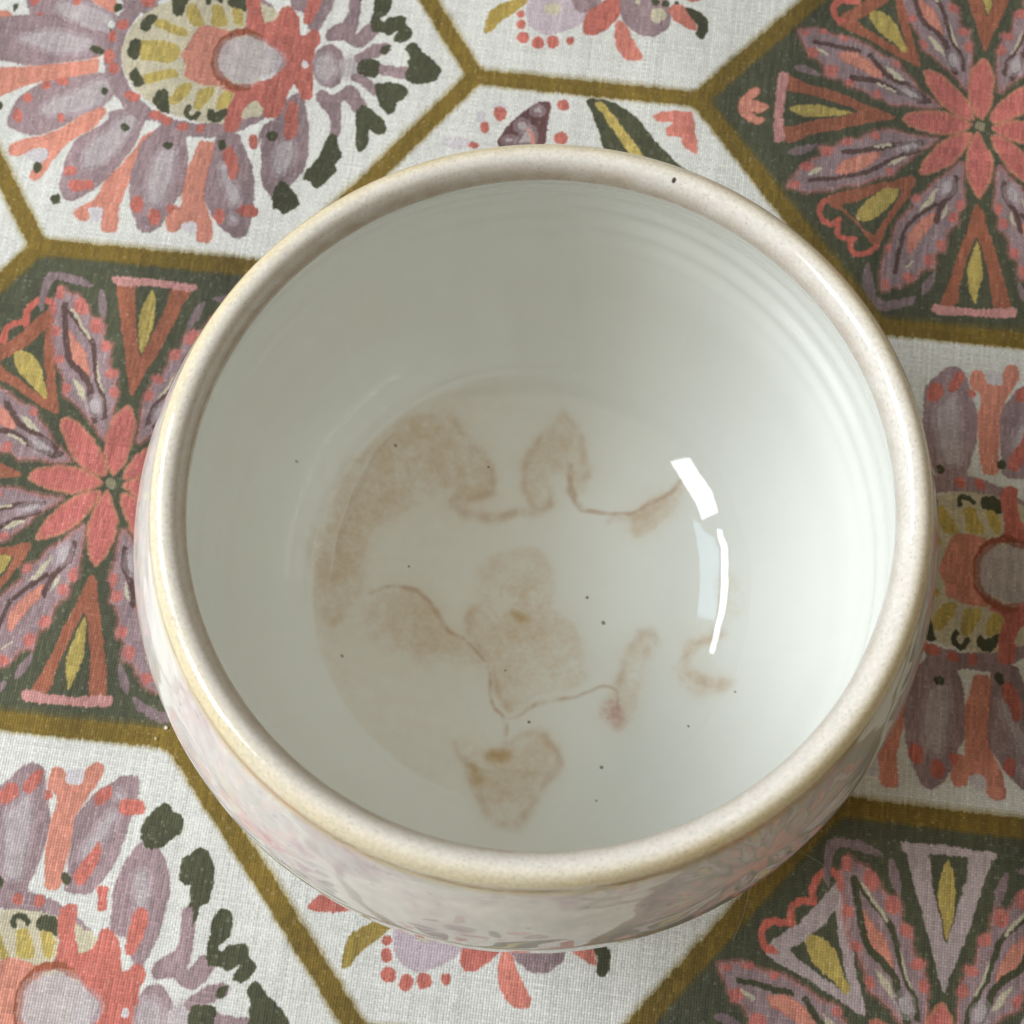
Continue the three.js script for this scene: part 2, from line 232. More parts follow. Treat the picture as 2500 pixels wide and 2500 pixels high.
const STAR = [
  ['rust', 0, [147,-163,173,-250,196,-350,216,-462,245,-430,313,-349,373,-301,386,-268,352,-249,291,-225,215,-187]],
  ['dark', 0, [330,-282,295,-310,253,-353,230,-384,222,-329,200,-254,186,-205,216,-214,277,-247]],
  ['yellow', 0, [297,-310,281,-322,251,-316,223,-288,203,-246,186,-215,192,-200,232,-229,272,-258,291,-287]],
  ['scallop', 19, [333,-343,384,-340,400,-311,390,-285,371,-277]],
  ['scallop', 19, [333,-343,332,-378,309,-398,285,-398]],
  ['scallop', 19, [285,-401,284,-439,259,-470,222,-464]],
  ['rust', 0, [522,-83,498,-82,444,-66,370,-51,295,-24,208,8,263,28,348,58,434,88,508,113]],
  ['dark', 0, [518,-30,472,-36,412,-26,353,-14,314,1,351,19,437,46,511,68]],
  ['bar', 0, [541,-87,526,-96,510,-87,517,-7,515,59,508,110,525,127,537,117,542,46,541,-20]],
  ['yellow', 0, [503,16,469,-1,426,-7,381,0,325,7,380,22,423,33,467,31]],
  ['coral', 0, [642,25,634,-2,613,-32,589,-38,586,-28,604,1,587,0,559,18,572,33,604,42,589,48,568,55,573,69,596,72,623,62,639,44]],
  ['mauve', 0, [497,-231,470,-239,432,-245,401,-232,365,-230,335,-223,290,-205,256,-182,208,-171,201,-149,167,-120,142,-86,121,-72,89,-40,131,-35,178,-35,225,-30,249,-46,272,-44,297,-64,327,-73,351,-77,363,-95,408,-97,415,-123,432,-147,459,-157,473,-189]],
  ['spot', 0, [430,-171,435,-159,447,-152,460,-156,465,-167,461,-179,449,-186,436,-182]],
  ['spot', 0, [371,-121,376,-108,390,-101,405,-104,412,-116,407,-130,392,-137,378,-133]],
  ['spot', 0, [325,-90,329,-80,339,-75,349,-78,354,-87,350,-97,340,-102,330,-99]],
  ['spot', 0, [248,-60,251,-49,260,-43,270,-47,274,-57,271,-68,262,-73,253,-70]],
  ['spot', 0, [202,-162,205,-155,213,-151,221,-153,225,-159,222,-167,214,-171,205,-169]],
  ['spot', 0, [353,-225,356,-217,364,-213,373,-215,377,-222,374,-229,366,-233,357,-231]],
  ['spot', 0, [411,-238,415,-231,425,-228,435,-229,440,-234,436,-241,426,-244,415,-243]],
  ['spot', 0, [464,-228,467,-222,475,-218,483,-219,487,-225,484,-231,476,-235,467,-233]],
  ['coral', 0, [371,-178,327,-180,287,-158,247,-116,270,-110,306,-129,343,-145,370,-158]],
  ['plum', 13, [444,-202,393,-196,321,-188]],
  ['plum', 15, [288,-178,241,-124,181,-98,133,-71]],
  ['plum', 17, [334,-102,269,-100,209,-78,150,-55,120,-56]],
  ['cream', 0, [245,-150,212,-134,185,-111,217,-117]],
  ['cream', 8, [263,-91,239,-86,215,-74]],
  ['lilac', 0, [198,-86,165,-80,150,-62,179,-65]],
  ['cream', 9, [434,-181,409,-164]],
  ['mauve2', 0, [495,-119,478,-125,454,-121,429,-107,417,-99,440,-96,470,-102,491,-110]],
  ['mauve', 0, [493,250,472,212,457,185,429,162,407,153,412,121,374,119,347,90,303,85,270,58,218,45,174,53,116,55,89,59,114,84,142,104,170,140,197,165,208,183,253,201,295,226,338,234,372,251,406,255,434,265,466,259]],
  ['spot', 0, [422,183,427,194,441,200,456,198,462,188,457,178,443,172,429,174]],
  ['spot', 0, [370,132,375,144,389,150,404,147,411,137,405,125,391,119,377,122]],
  ['spot', 0, [323,97,327,106,338,110,349,108,355,101,350,92,339,88,328,90]],
  ['spot', 0, [246,68,250,78,260,83,270,80,275,72,271,62,261,57,251,59]],
  ['spot', 0, [206,170,209,178,217,182,225,180,229,173,226,164,218,160,210,162]],
  ['spot', 0, [454,242,458,251,469,256,481,254,486,246,482,236,471,231,460,233]],
  ['coral', 0, [364,186,343,158,292,132,240,119,270,158,312,189,355,198]],
  ['plum', 13, [428,226,368,212,283,186,213,138,143,98]],
  ['plum', 15, [344,132,272,113,201,89,134,74]],
  ['cream', 0, [438,211,427,194,402,184,409,204]],
  ['cream', 8, [261,104,218,91]],
  ['cream', 0, [227,153,199,130,170,124,198,146]],
  ['lilac', 0, [195,101,158,80,143,81,172,101]],
  ['mauve2', 0, [497,148,472,128,443,122,418,118,431,136,459,153,488,156]],
  ['rust', 0, [146,180,188,193,256,217,341,250,388,275,369,295,327,317,290,350,261,391,233,395,215,341,184,284,156,227]],
  ['dark', 0, [338,292,291,271,248,242,187,220,186,242,205,283,233,335,248,367,269,362,305,325]],
  ['yellow', 0, [301,321,293,297,261,256,228,229,187,222,199,259,231,301,264,328,295,332]],
  ['scallop', 17, [387,282,401,314,390,340,369,350,346,334]],
  ['scallop', 17, [349,346,347,376,333,389,302,385]],
  ['scallop', 16, [309,386,310,416,293,431,266,424,240,400]],
  ['mauve', 0, [221,526,226,480,216,405,203,378,192,327,170,299,149,271,153,240,122,227,95,188,61,159,23,115,14,140,14,198,10,254,25,269,24,306,38,314,54,345,55,385,80,401,81,444,112,451,133,484,166,507,194,516]],
  ['spot', 0, [130,244,133,253,141,258,149,255,153,246,150,237,142,232,133,235]],
  ['spot', 0, [198,400,200,409,207,413,214,410,218,402,215,393,209,388,201,391]],
  ['spot', 0, [56,373,59,384,69,390,79,387,84,376,80,365,70,359,60,362]],
  ['spot', 0, [25,288,29,299,38,305,49,302,53,291,49,280,40,274,29,277]],
  ['spot', 0, [85,423,88,436,98,443,108,439,113,426,109,413,100,406,89,410]],
  ['spot', 0, [136,478,141,489,152,494,164,492,170,483,165,472,154,467,141,469]],
  ['spot', 0, [12,248,15,262,23,268,30,264,34,251,31,237,24,231,16,235]],
  ['spot', 0, [201,505,204,516,210,521,217,518,221,507,219,496,212,491,205,494]],
  ['coral', 0, [160,395,159,357,135,320,94,283,90,308,111,342,132,376,151,409]],
  ['plum', 11, [187,472,182,413,165,336,130,294,86,257]],
  ['plum', 15, [84,307,74,262,42,214,35,168]],
  ['cream', 0, [131,279,110,241,85,206,93,239,109,266]],
  ['cream', 0, [73,300,65,271,55,250,57,279]],
  ['lilac', 0, [48,204,56,219,67,223,74,213,72,196,63,181,52,177,46,187]],
  ['cream', 6, [160,454,141,433]],
  ['mauve2', 0, [262,451,274,486,269,532,250,566,218,583,182,576,138,555,131,530,164,543,206,554,234,546,241,519,249,477]],
  ['mauve2', 0, [114,525,113,494,97,471,81,450,82,481,95,510]],
  ['mauve2', 0, [263,-454,265,-491,263,-529,251,-549,220,-553,180,-549,128,-530,142,-521,182,-525,215,-530,237,-525,243,-497,246,-466,247,-439,254,-434]],
  ['mauve2', 0, [111,-517,99,-515,81,-473,79,-432,96,-450,109,-483]],
  ['mauve', 0, [208,-513,189,-500,155,-491,130,-463,116,-438,83,-432,74,-406,71,-376,48,-369,46,-346,38,-303,14,-293,15,-267,5,-248,4,-212,5,-173,10,-117,17,-107,45,-139,84,-173,122,-204,147,-221,154,-256,179,-296,188,-312,203,-350,214,-389,213,-416,227,-451,224,-479]],
  ['spot', 0, [131,-466,133,-448,145,-439,160,-445,169,-462,167,-480,155,-489,140,-483]],
  ['spot', 0, [80,-415,82,-399,94,-392,108,-396,116,-411,114,-427,102,-434,88,-430]],
  ['spot', 0, [47,-362,49,-351,59,-345,70,-348,77,-359,75,-370,65,-376,54,-373]],
  ['spot', 0, [188,-388,190,-378,198,-372,208,-375,213,-385,212,-396,204,-402,194,-398]],
  ['spot', 0, [161,-312,164,-303,173,-298,183,-301,189,-308,187,-317,178,-321,167,-319]],
  ['spot', 0, [129,-236,130,-226,137,-220,147,-224,152,-233,151,-244,144,-249,134,-246]],
  ['spot', 0, [14,-290,18,-280,29,-275,42,-278,48,-286,45,-295,34,-300,21,-298]],
  ['spot', 0, [3,-242,4,-230,12,-224,23,-228,29,-239,27,-250,19,-256,9,-253]],
  ['spot', 0, [199,-496,199,-481,206,-474,216,-479,223,-493,222,-507,215,-514,205,-509]],
  ['spot', 0, [211,-450,211,-435,216,-429,224,-434,230,-448,230,-462,225,-469,217,-464]],
  ['coral', 0, [167,-394,143,-370,111,-334,92,-290,90,-264,121,-293,146,-323,159,-355]],
  ['plum', 17, [191,-462,179,-406,165,-354,147,-310,112,-281,83,-248,68,-204,49,-158]],
  ['plum', 13, [175,-447,130,-399,97,-363,82,-318,65,-267,34,-208,26,-167]],
  ['cream', 9, [170,-452,131,-406,110,-378]],
  ['cream', 0, [131,-266,97,-240,82,-203,106,-223]],
  ['cream', 0, [76,-319,57,-271,39,-231,61,-261]],
  ['lilac', 0, [44,-197,45,-182,53,-174,63,-179,70,-194,69,-210,61,-218,51,-212]],
  ['rust', 0, [-209,-162,-235,-249,-258,-348,-280,-460,-308,-429,-375,-347,-435,-298,-448,-266,-414,-246,-353,-223,-276,-186]],
  ['dark', 0, [-392,-280,-358,-308,-315,-351,-293,-382,-284,-328,-262,-252,-248,-203,-278,-213,-339,-245]],
  ['yellow', 0, [-359,-308,-344,-320,-313,-314,-285,-287,-265,-245,-248,-213,-253,-199,-293,-228,-334,-256,-353,-285]],
  ['scallop', 19, [-396,-341,-447,-338,-463,-308,-452,-282,-433,-274]],
  ['scallop', 19, [-396,-341,-395,-376,-372,-396,-348,-396]],
  ['scallop', 19, [-348,-399,-348,-437,-322,-469,-286,-463]],
  ['rust', 0, [-583,-79,-559,-79,-505,-62,-430,-49,-355,-22,-268,9,-323,30,-408,60,-494,91,-568,117]],
  ['dark', 0, [-579,-26,-532,-32,-473,-24,-413,-11,-374,3,-411,21,-497,49,-571,72]],
  ['bar', 0, [-602,-83,-587,-92,-571,-84,-577,-3,-575,62,-568,114,-584,130,-597,120,-602,49,-602,-17]],
  ['yellow', 0, [-563,20,-530,2,-486,-4,-442,2,-385,10,-440,25,-483,36,-527,35]],
  ['coral', 0, [-702,29,-694,2,-673,-27,-650,-34,-646,-24,-665,5,-647,4,-619,22,-633,37,-664,46,-649,52,-628,59,-633,73,-656,76,-683,66,-699,49]],
  ['mauve', 0, [-558,-227,-532,-236,-494,-242,-463,-229,-427,-227,-397,-221,-351,-203,-317,-181,-270,-170,-262,-147,-228,-118,-203,-85,-182,-71,-149,-40,-192,-33,-239,-34,-285,-28,-310,-45,-333,-42,-358,-62,-388,-71,-411,-75,-424,-93,-469,-94,-476,-120,-493,-144,-520,-154,-535,-186]],
  ['spot', 0, [-492,-168,-496,-156,-508,-149,-521,-152,-527,-164,-523,-176,-510,-183,-498,-179]],
  ['spot', 0, [-432,-119,-437,-105,-451,-98,-466,-101,-473,-113,-468,-127,-454,-134,-439,-131]],
  ['spot', 0, [-386,-88,-389,-78,-399,-73,-410,-75,-415,-84,-411,-94,-401,-99,-391,-97]],
  ['spot', 0, [-309,-58,-312,-47,-321,-41,-331,-45,-335,-55,-332,-66,-323,-71,-313,-68]],
  ['spot', 0, [-263,-161,-266,-153,-274,-149,-283,-151,-287,-158,-284,-165,-275,-169,-267,-167]],
  ['spot', 0, [-415,-222,-418,-214,-426,-210,-435,-212,-439,-219,-436,-227,-427,-231,-419,-229]],
  ['spot', 0, [-472,-235,-476,-228,-487,-225,-497,-226,-502,-231,-498,-238,-488,-242,-477,-240]],
  ['spot', 0, [-525,-225,-528,-218,-537,-215,-545,-216,-549,-222,-546,-228,-538,-232,-529,-230]],
  ['coral', 0, [-433,-176,-388,-178,-349,-156,-308,-115,-331,-108,-367,-127,-404,-142,-431,-156]],
  ['plum', 13, [-506,-198,-455,-193,-383,-186]],
  ['plum', 15, [-350,-176,-302,-122,-242,-97,-194,-70]],
  ['plum', 17, [-395,-100,-330,-98,-270,-76,-210,-54,-181,-55]],
  ['cream', 0, [-307,-148,-273,-133,-246,-109,-278,-115]],
  ['cream', 8, [-324,-89,-300,-84,-276,-72]],
  ['lilac', 0, [-259,-84,-226,-79,-211,-61,-240,-64]],
  ['cream', 9, [-495,-178,-470,-161]],
  ['mauve2', 0, [-556,-116,-539,-122,-515,-118,-490,-104,-478,-96,-501,-93,-531,-99,-552,-106]],
  ['mauve', 0, [-551,253,-531,215,-516,188,-489,165,-466,155,-471,124,-433,122,-406,93,-363,87,-330,60,-278,47,-234,54,-176,56,-149,59,-174,85,-202,105,-229,141,-257,167,-267,184,-312,203,-354,228,-397,236,-430,253,-465,258,-493,268,-525,262]],
  ['spot', 0, [-481,186,-486,197,-500,203,-515,201,-521,192,-516,181,-502,175,-488,177]],
  ['spot', 0, [-430,135,-435,146,-449,153,-463,150,-470,140,-465,128,-451,122,-436,124]],
  ['spot', 0, [-383,99,-387,108,-398,113,-409,111,-414,103,-410,95,-399,90,-388,92]],
  ['spot', 0, [-306,70,-309,79,-319,85,-330,82,-335,74,-331,64,-321,59,-311,61]],
  ['spot', 0, [-265,171,-268,180,-276,184,-284,182,-288,174,-285,166,-277,162,-269,164]],
  ['spot', 0, [-513,245,-517,255,-528,260,-539,257,-545,249,-541,240,-530,234,-518,237]],
  ['coral', 0, [-423,189,-402,160,-351,134,-300,121,-329,160,-371,191,-414,200]],
  ['plum', 13, [-487,229,-427,215,-342,188,-273,140,-202,99]],
  ['plum', 15, [-404,134,-332,115,-261,90,-194,75]],
  ['cream', 0, [-497,214,-486,197,-461,187,-468,207]],
  ['cream', 8, [-321,106,-278,93]],
  ['cream', 0, [-286,155,-259,132,-230,125,-258,148]],
  ['lilac', 0, [-254,102,-218,81,-203,83,-231,102]],
  ['mauve2', 0, [-556,151,-532,132,-503,125,-477,121,-490,139,-518,156,-547,159]],
  ['rust', 0, [-205,181,-247,194,-315,219,-400,252,-446,278,-428,298,-385,319,-348,352,-318,393,-291,397,-274,342,-242,285,-214,229]],
  ['dark', 0, [-397,294,-350,273,-307,244,-246,221,-245,244,-263,284,-291,337,-306,369,-327,364,-364,328]],
  ['yellow', 0, [-359,323,-352,300,-320,257,-287,230,-246,223,-258,261,-290,303,-322,330,-353,334]],
  ['scallop', 17, [-446,285,-459,317,-449,342,-427,353,-404,337]],
  ['scallop', 17, [-407,348,-405,378,-390,391,-360,387]],
  ['scallop', 16, [-367,388,-368,418,-350,433,-323,426,-297,402]],
  ['mauve', 0, [-278,527,-284,482,-274,407,-261,380,-250,328,-229,300,-207,272,-212,241,-181,228,-154,189,-121,159,-82,116,-74,140,-73,198,-69,255,-84,269,-82,307,-96,315,-112,345,-113,386,-138,401,-139,445,-169,452,-190,485,-223,508,-251,518]],
  ['spot', 0, [-188,245,-191,254,-199,259,-207,256,-211,248,-208,238,-201,234,-192,236]],
  ['spot', 0, [-256,401,-258,410,-265,415,-272,412,-276,404,-273,395,-266,390,-259,393]],
  ['spot', 0, [-114,373,-117,385,-127,391,-137,387,-142,377,-138,366,-128,360,-118,363]],
  ['spot', 0, [-83,288,-87,300,-97,305,-107,302,-112,292,-108,280,-98,274,-88,277]],
  ['spot', 0, [-142,424,-146,437,-156,444,-166,440,-171,427,-167,414,-157,407,-147,411]],
  ['spot', 0, [-193,480,-198,490,-209,495,-222,493,-227,484,-223,474,-211,468,-199,470]],
  ['spot', 0, [-71,249,-74,262,-81,269,-89,264,-93,251,-90,238,-83,231,-75,236]],
  ['spot', 0, [-258,506,-261,517,-267,523,-274,519,-278,509,-276,498,-269,492,-262,496]],
  ['coral', 0, [-218,396,-217,359,-193,321,-152,284,-148,309,-169,343,-190,377,-208,410]],
  ['plum', 11, [-245,474,-239,414,-224,338,-189,295,-145,258]],
  ['plum', 15, [-142,308,-133,263,-101,214,-94,169]],
  ['cream', 0, [-190,280,-168,242,-144,207,-151,240,-167,267]],
  ['cream', 0, [-131,300,-124,271,-114,251,-115,279]],
  ['lilac', 0, [-107,205,-115,220,-126,224,-132,214,-131,197,-122,182,-111,178,-105,187]],
  ['cream', 6, [-217,455,-199,434]],
  ['mauve2', 0, [-319,453,-331,488,-326,533,-307,568,-275,585,-239,577,-195,556,-188,531,-221,544,-262,556,-291,547,-298,521,-307,479]],
  ['mauve2', 0, [-171,526,-170,495,-154,471,-138,451,-140,482,-152,511]],
  ['mauve2', 0, [-326,-452,-328,-489,-327,-527,-315,-547,-284,-551,-244,-548,-192,-529,-206,-520,-245,-524,-279,-528,-300,-523,-307,-495,-310,-464,-310,-437,-317,-433]],
  ['mauve2', 0, [-175,-516,-163,-514,-145,-472,-143,-431,-159,-450,-172,-482]],
  ['mauve', 0, [-272,-512,-253,-499,-219,-489,-194,-462,-179,-437,-146,-431,-137,-405,-134,-375,-110,-368,-109,-345,-100,-303,-76,-293,-77,-266,-67,-248,-66,-212,-67,-173,-71,-117,-78,-106,-107,-138,-145,-172,-183,-203,-209,-220,-216,-255,-241,-295,-251,-310,-265,-348,-277,-387,-276,-414,-291,-450,-287,-477]],
  ['spot', 0, [-195,-465,-196,-447,-208,-438,-223,-444,-232,-461,-230,-479,-219,-488,-204,-482]],
  ['spot', 0, [-143,-415,-145,-399,-156,-391,-171,-395,-179,-410,-177,-426,-165,-434,-151,-429]],
  ['spot', 0, [-110,-362,-112,-350,-121,-344,-133,-347,-139,-358,-137,-370,-128,-375,-116,-372]],
  ['spot', 0, [-251,-387,-253,-376,-261,-371,-270,-374,-276,-384,-275,-395,-267,-400,-257,-397]],
  ['spot', 0, [-224,-310,-226,-302,-235,-297,-246,-299,-251,-307,-249,-315,-240,-320,-229,-318]],
  ['spot', 0, [-191,-235,-192,-225,-199,-219,-208,-222,-214,-232,-213,-243,-205,-248,-196,-245]],
  ['spot', 0, [-77,-289,-80,-280,-91,-275,-104,-277,-111,-285,-107,-294,-96,-300,-83,-297]],
  ['spot', 0, [-65,-242,-66,-230,-74,-224,-84,-227,-90,-238,-89,-250,-81,-256,-71,-252]],
  ['spot', 0, [-262,-494,-263,-480,-270,-473,-280,-477,-286,-491,-286,-506,-279,-513,-269,-508]],
  ['spot', 0, [-274,-448,-274,-434,-279,-427,-287,-432,-293,-446,-293,-460,-288,-467,-280,-462]],
  ['coral', 0, [-230,-393,-206,-369,-173,-333,-154,-289,-152,-263,-183,-292,-209,-322,-222,-354]],
  ['plum', 17, [-255,-461,-242,-405,-228,-353,-209,-309,-174,-280,-145,-248,-130,-204,-111,-157]],
  ['plum', 13, [-239,-446,-193,-398,-160,-362,-144,-317,-127,-266,-96,-208,-88,-167]],
  ['cream', 9, [-233,-450,-194,-404,-173,-377]],
  ['cream', 0, [-193,-264,-159,-239,-144,-202,-168,-222]],
  ['cream', 0, [-138,-318,-119,-271,-101,-230,-123,-260]],
  ['lilac', 0, [-106,-197,-106,-181,-114,-174,-124,-179,-131,-194,-131,-209,-123,-217,-113,-212]],
  ['rust', 0, [-35,241,-16,265,-2,316,23,388,63,531,21,540,4,450,-17,378,-33,339,-41,355,-56,410,-65,452,-72,490,-79,542,-121,547,-105,494,-94,455,-79,390,-63,339,-49,281]],
  ['yellow', 0, [-31,350,-19,397,-13,452,-24,505,-31,532,-47,494,-54,450,-46,401]],
  ['bar', 0, [-139,548,-78,549,-7,547,71,533,78,558,27,568,-47,571,-133,574]],
  ['rust', 0, [-130,-532,-84,-538,-67,-468,-46,-397,-29,-345,-7,-422,11,-492,17,-544,66,-543,55,-498,37,-428,16,-358,-5,-302,-19,-261,-29,-233,-45,-264,-64,-328,-95,-417,-119,-489]],
  ['bar', 0, [-148,-557,-99,-563,-35,-565,30,-563,78,-562,78,-545,27,-542,-47,-543,-125,-532]],
  ['yellow', 0, [-34,-534,-19,-502,-12,-448,-17,-394,-28,-352,-43,-397,-54,-450,-47,-498]],
  ['petal', 0, [-246,14,-232,-8,-200,-20,-163,-25,-116,-23,-88,-13,-61,2,-66,13,-98,30,-132,42,-167,41,-207,33,-235,24]],
  ['petal', 0, [-196,-145,-181,-151,-150,-141,-121,-118,-96,-94,-74,-71,-59,-41,-55,-15,-81,-17,-117,-33,-146,-53,-168,-85,-186,-114]],
  ['petal', 0, [-192,169,-190,149,-172,111,-142,72,-103,41,-60,27,-64,55,-83,90,-110,129,-150,157,-178,168]],
  ['petal', 0, [186,12,172,-9,140,-21,103,-26,56,-23,27,-14,1,1,5,12,37,29,72,41,107,40,147,32,175,23]],
  ['petal', 0, [135,-146,120,-152,89,-141,59,-118,35,-95,13,-71,-2,-41,-5,-15,20,-17,56,-34,85,-54,107,-86,125,-115]],
  ['petal', 0, [133,168,131,148,112,110,82,71,43,40,0,27,4,55,24,90,51,129,90,156,119,167]],
  ['petal', 0, [-32,-207,-15,-185,-4,-149,-5,-106,-8,-68,-19,-38,-34,-20,-54,-44,-67,-79,-69,-124,-64,-165,-48,-191]],
  ['petal', 0, [-32,218,-50,195,-63,155,-68,107,-61,68,-42,26,-21,59,-2,92,2,131,-5,173,-18,200]],
  ['cream2', 0, [-21,2,-24,12,-34,18,-44,15,-49,5,-45,-6,-35,-11,-25,-8]],
];
const BOUQUET = [
  ['red', 0, [-445,369,-437,347,-415,331,-380,320,-348,343,-342,358,-397,370]],
  ['gold', 0, [-342,490,-347,474,-341,421,-311,393,-268,368,-234,363,-248,389,-278,422,-308,450,-325,481]],
  ['pale2', 0, [-239,398,-233,339,-173,312,-108,323,-68,376,-76,420,-106,448,-154,470,-187,472,-224,449]],
  ['cream', 0, [-139,385,-145,399,-161,407,-180,404,-189,391,-183,377,-166,369,-148,372]],
  ['red', 0, [-239,415,-242,423,-249,428,-258,426,-263,418,-260,409,-252,404,-244,407]],
  ['red', 0, [-234,447,-236,460,-245,466,-255,462,-260,451,-258,439,-249,433,-239,436]],
  ['red', 0, [-217,488,-220,501,-233,508,-247,505,-254,493,-250,480,-237,473,-224,476]],
  ['red', 0, [-175,499,-178,513,-190,520,-203,516,-209,504,-206,490,-194,483,-181,487]],
  ['red', 0, [-134,489,-137,504,-149,511,-162,507,-169,494,-165,479,-154,472,-141,476]],
  ['red', 0, [-90,481,-92,491,-100,496,-108,493,-113,484,-110,474,-103,470,-94,472]],
  ['mauve', 0, [-113,352,-108,323,-46,315,-33,352,-63,385,-97,384]],
  ['red', 0, [-74,439,-67,390,-33,352,-2,328,20,330,25,383,8,418,-30,452,-58,460]],
  ['coral2', 0, [18,455,17,422,29,397,50,418,71,458,101,501,98,521,61,523,33,496]],
  ['mauve', 0, [25,363,29,305,99,286,149,318,166,364,166,403,136,435,94,441,54,417,35,391]],
  ['cream', 0, [156,368,151,386,136,395,119,390,111,374,116,356,131,347,148,352]],
  ['cream', 0, [79,335,77,341,72,344,65,342,62,337,64,331,70,328,76,330]],
  ['green', 0, [133,328,130,337,122,341,113,339,108,331,111,322,120,318,129,320]],
  ['green', 0, [161,331,159,339,152,343,144,341,140,334,142,326,150,322,157,324]],
  ['green', 0, [186,326,185,332,180,335,175,333,173,327,174,321,179,318,184,320]],
  ['coral2', 0, [160,346,184,328,219,348,245,402,216,401,176,378]],
  ['green', 0, [206,342,227,337,262,357,276,389,272,422,257,432,245,416,244,388,221,362]],
  ['coral2', 0, [249,301,242,310,225,316,207,315,199,307,205,298,222,292,240,293]],
  ['coral2', 0, [-37,245,-62,268,-108,266,-149,239,-160,203,-135,179,-88,182,-48,209]],
  ['coral2', 0, [159,156,147,189,112,206,76,198,58,169,69,136,104,119,141,127]],
  ['mauve', 0, [-132,194,-143,234,-180,254,-220,244,-241,208,-230,168,-193,147,-152,158]],
  ['mauve', 0, [57,125,44,165,4,186,-39,176,-61,140,-48,100,-8,78,36,89]],
  ['green', 0, [-27,209,-46,244,-69,252,-80,228,-74,187,-54,152,-32,144,-20,167]],
  ['green', 0, [-265,212,-249,250,-255,276,-278,274,-306,245,-322,206,-316,180,-293,183]],
  ['yellow', 0, [19,130,15,144,0,152,-15,148,-23,135,-18,120,-4,113,12,117]],
  ['yellow', 0, [-165,198,-170,213,-184,220,-200,217,-207,204,-203,189,-189,181,-173,185]],
];
const MOTH = [
  ['plumwing', 0, [-263,-428,-248,-471,-220,-511,-177,-559,-145,-572,-133,-555,-133,-504,-134,-445,-148,-398,-229,-387]],
  ['lilac', 0, [-206,-435,-190,-469,-175,-481,-169,-445]],
  ['coral', 9, [-187,-479,-172,-458,-165,-432]],
  ['lilac', 0, [-157,-540,-159,-534,-167,-531,-175,-532,-179,-537,-177,-544,-169,-547,-161,-546]],
  ['lilac', 0, [-190,-488,-193,-478,-201,-474,-210,-476,-215,-485,-212,-494,-204,-499,-195,-496]],
  ['lilac', 0, [-223,-440,-226,-436,-233,-433,-240,-434,-244,-437,-241,-442,-234,-444,-227,-444]],
  ['pale', 0, [-253,-539,-257,-528,-269,-521,-283,-524,-289,-535,-286,-547,-273,-553,-260,-550]],
  ['pale', 0, [-308,-500,-310,-485,-317,-478,-326,-483,-331,-497,-330,-512,-322,-519,-314,-514]],
  ['pale', 0, [-337,-416,-347,-401,-373,-391,-401,-394,-414,-406,-405,-422,-379,-431,-351,-429]],
  ['red', 0, [-82,-566,-86,-553,-97,-547,-109,-550,-115,-562,-112,-575,-101,-581,-89,-578]],
  ['red', 0, [-74,-466,-78,-452,-91,-445,-105,-449,-112,-461,-108,-475,-95,-483,-81,-479]],
  ['red', 0, [-250,-518,-253,-501,-265,-493,-279,-498,-287,-513,-284,-530,-271,-538,-257,-533]],
  ['red', 0, [-292,-470,-294,-456,-303,-449,-313,-454,-319,-467,-317,-480,-308,-487,-298,-483]],
  ['red', 0, [-314,-412,-317,-405,-327,-401,-338,-402,-343,-409,-340,-416,-330,-420,-319,-419]],
  ['green', 0, [-36,-591,18,-595,69,-576,118,-541,151,-504,187,-468,232,-429,285,-386,224,-338,99,-376,30,-443,9,-491,-9,-534]],
  ['yellow', 0, [-12,-580,6,-587,62,-530,132,-448,166,-398,128,-406,63,-484,20,-538]],
  ['coral2', 0, [151,-560,172,-578,241,-590,258,-583,271,-534,284,-481,277,-462,243,-485,228,-510,200,-506,189,-528,204,-548,163,-549]],
  ['plumwing', 0, [-186,-286,-210,-253,-258,-247,-301,-271,-314,-312,-290,-345,-242,-352,-199,-327]],
  ['coral2', 0, [3,-269,-18,-245,-59,-241,-96,-261,-108,-291,-88,-316,-47,-319,-9,-300]],
  ['coral2', 0, [178,-156,165,-127,127,-111,87,-117,68,-142,81,-171,119,-188,159,-182]],
  ['mauve', 0, [-53,-148,-67,-109,-110,-89,-157,-98,-180,-132,-166,-171,-123,-192,-76,-182]],
  ['mauve', 0, [241,-252,230,-219,198,-202,163,-211,146,-240,156,-272,189,-289,224,-281]],
  ['green', 0, [42,-172,23,-127,2,-113,-9,-137,-4,-187,15,-232,37,-246,48,-222]],
  ['green', 0, [-233,-116,-213,-74,-216,-48,-240,-53,-271,-86,-291,-127,-288,-153,-264,-149]],
  ['red', 0, [62,-340,58,-323,45,-315,30,-320,22,-334,26,-351,40,-359,55,-354]],
  ['red', 0, [-119,-31,-124,-16,-140,-7,-157,-11,-166,-25,-161,-41,-145,-50,-128,-46]],
];
const INK = {
  white: '#d8d8d3', spot: '#bb7068', mauve: '#957f83', mauve2: '#837073', lilac: '#b6abae', pale: '#cfc8cc', pale2: '#bfb0b8', coral: '#ca8775', coral2: '#c87c6e', red: '#b96b60', brown: '#93543f',
  green: '#494a37', dark: '#4e503e', cream: '#c3baa2', cream2: '#8f866c', yellow: '#b39f5a', gold: '#9a8444', line: '#766129', rust: '#9a5f49', scallop: '#c2685a', bar: '#c08a86', plum: '#5d4744', plumwing: '#5f4343',
  petal: '#bf6d66', petalEdge: '#c6826a',
};
const SWAP = { rust: '#b0a0a2', bar: '#b0a0a2', plum: '#494a37' };      // the lilac version of the star
const COL = 0.8674, SKEW = -0.0229, UNIT = 1250;
const odd = (c) => ((c % 2) + 2) % 2;
const centre = (c, n) => [c * COL, n + c * SKEW + (odd(c) ? 0.5 : 0)];
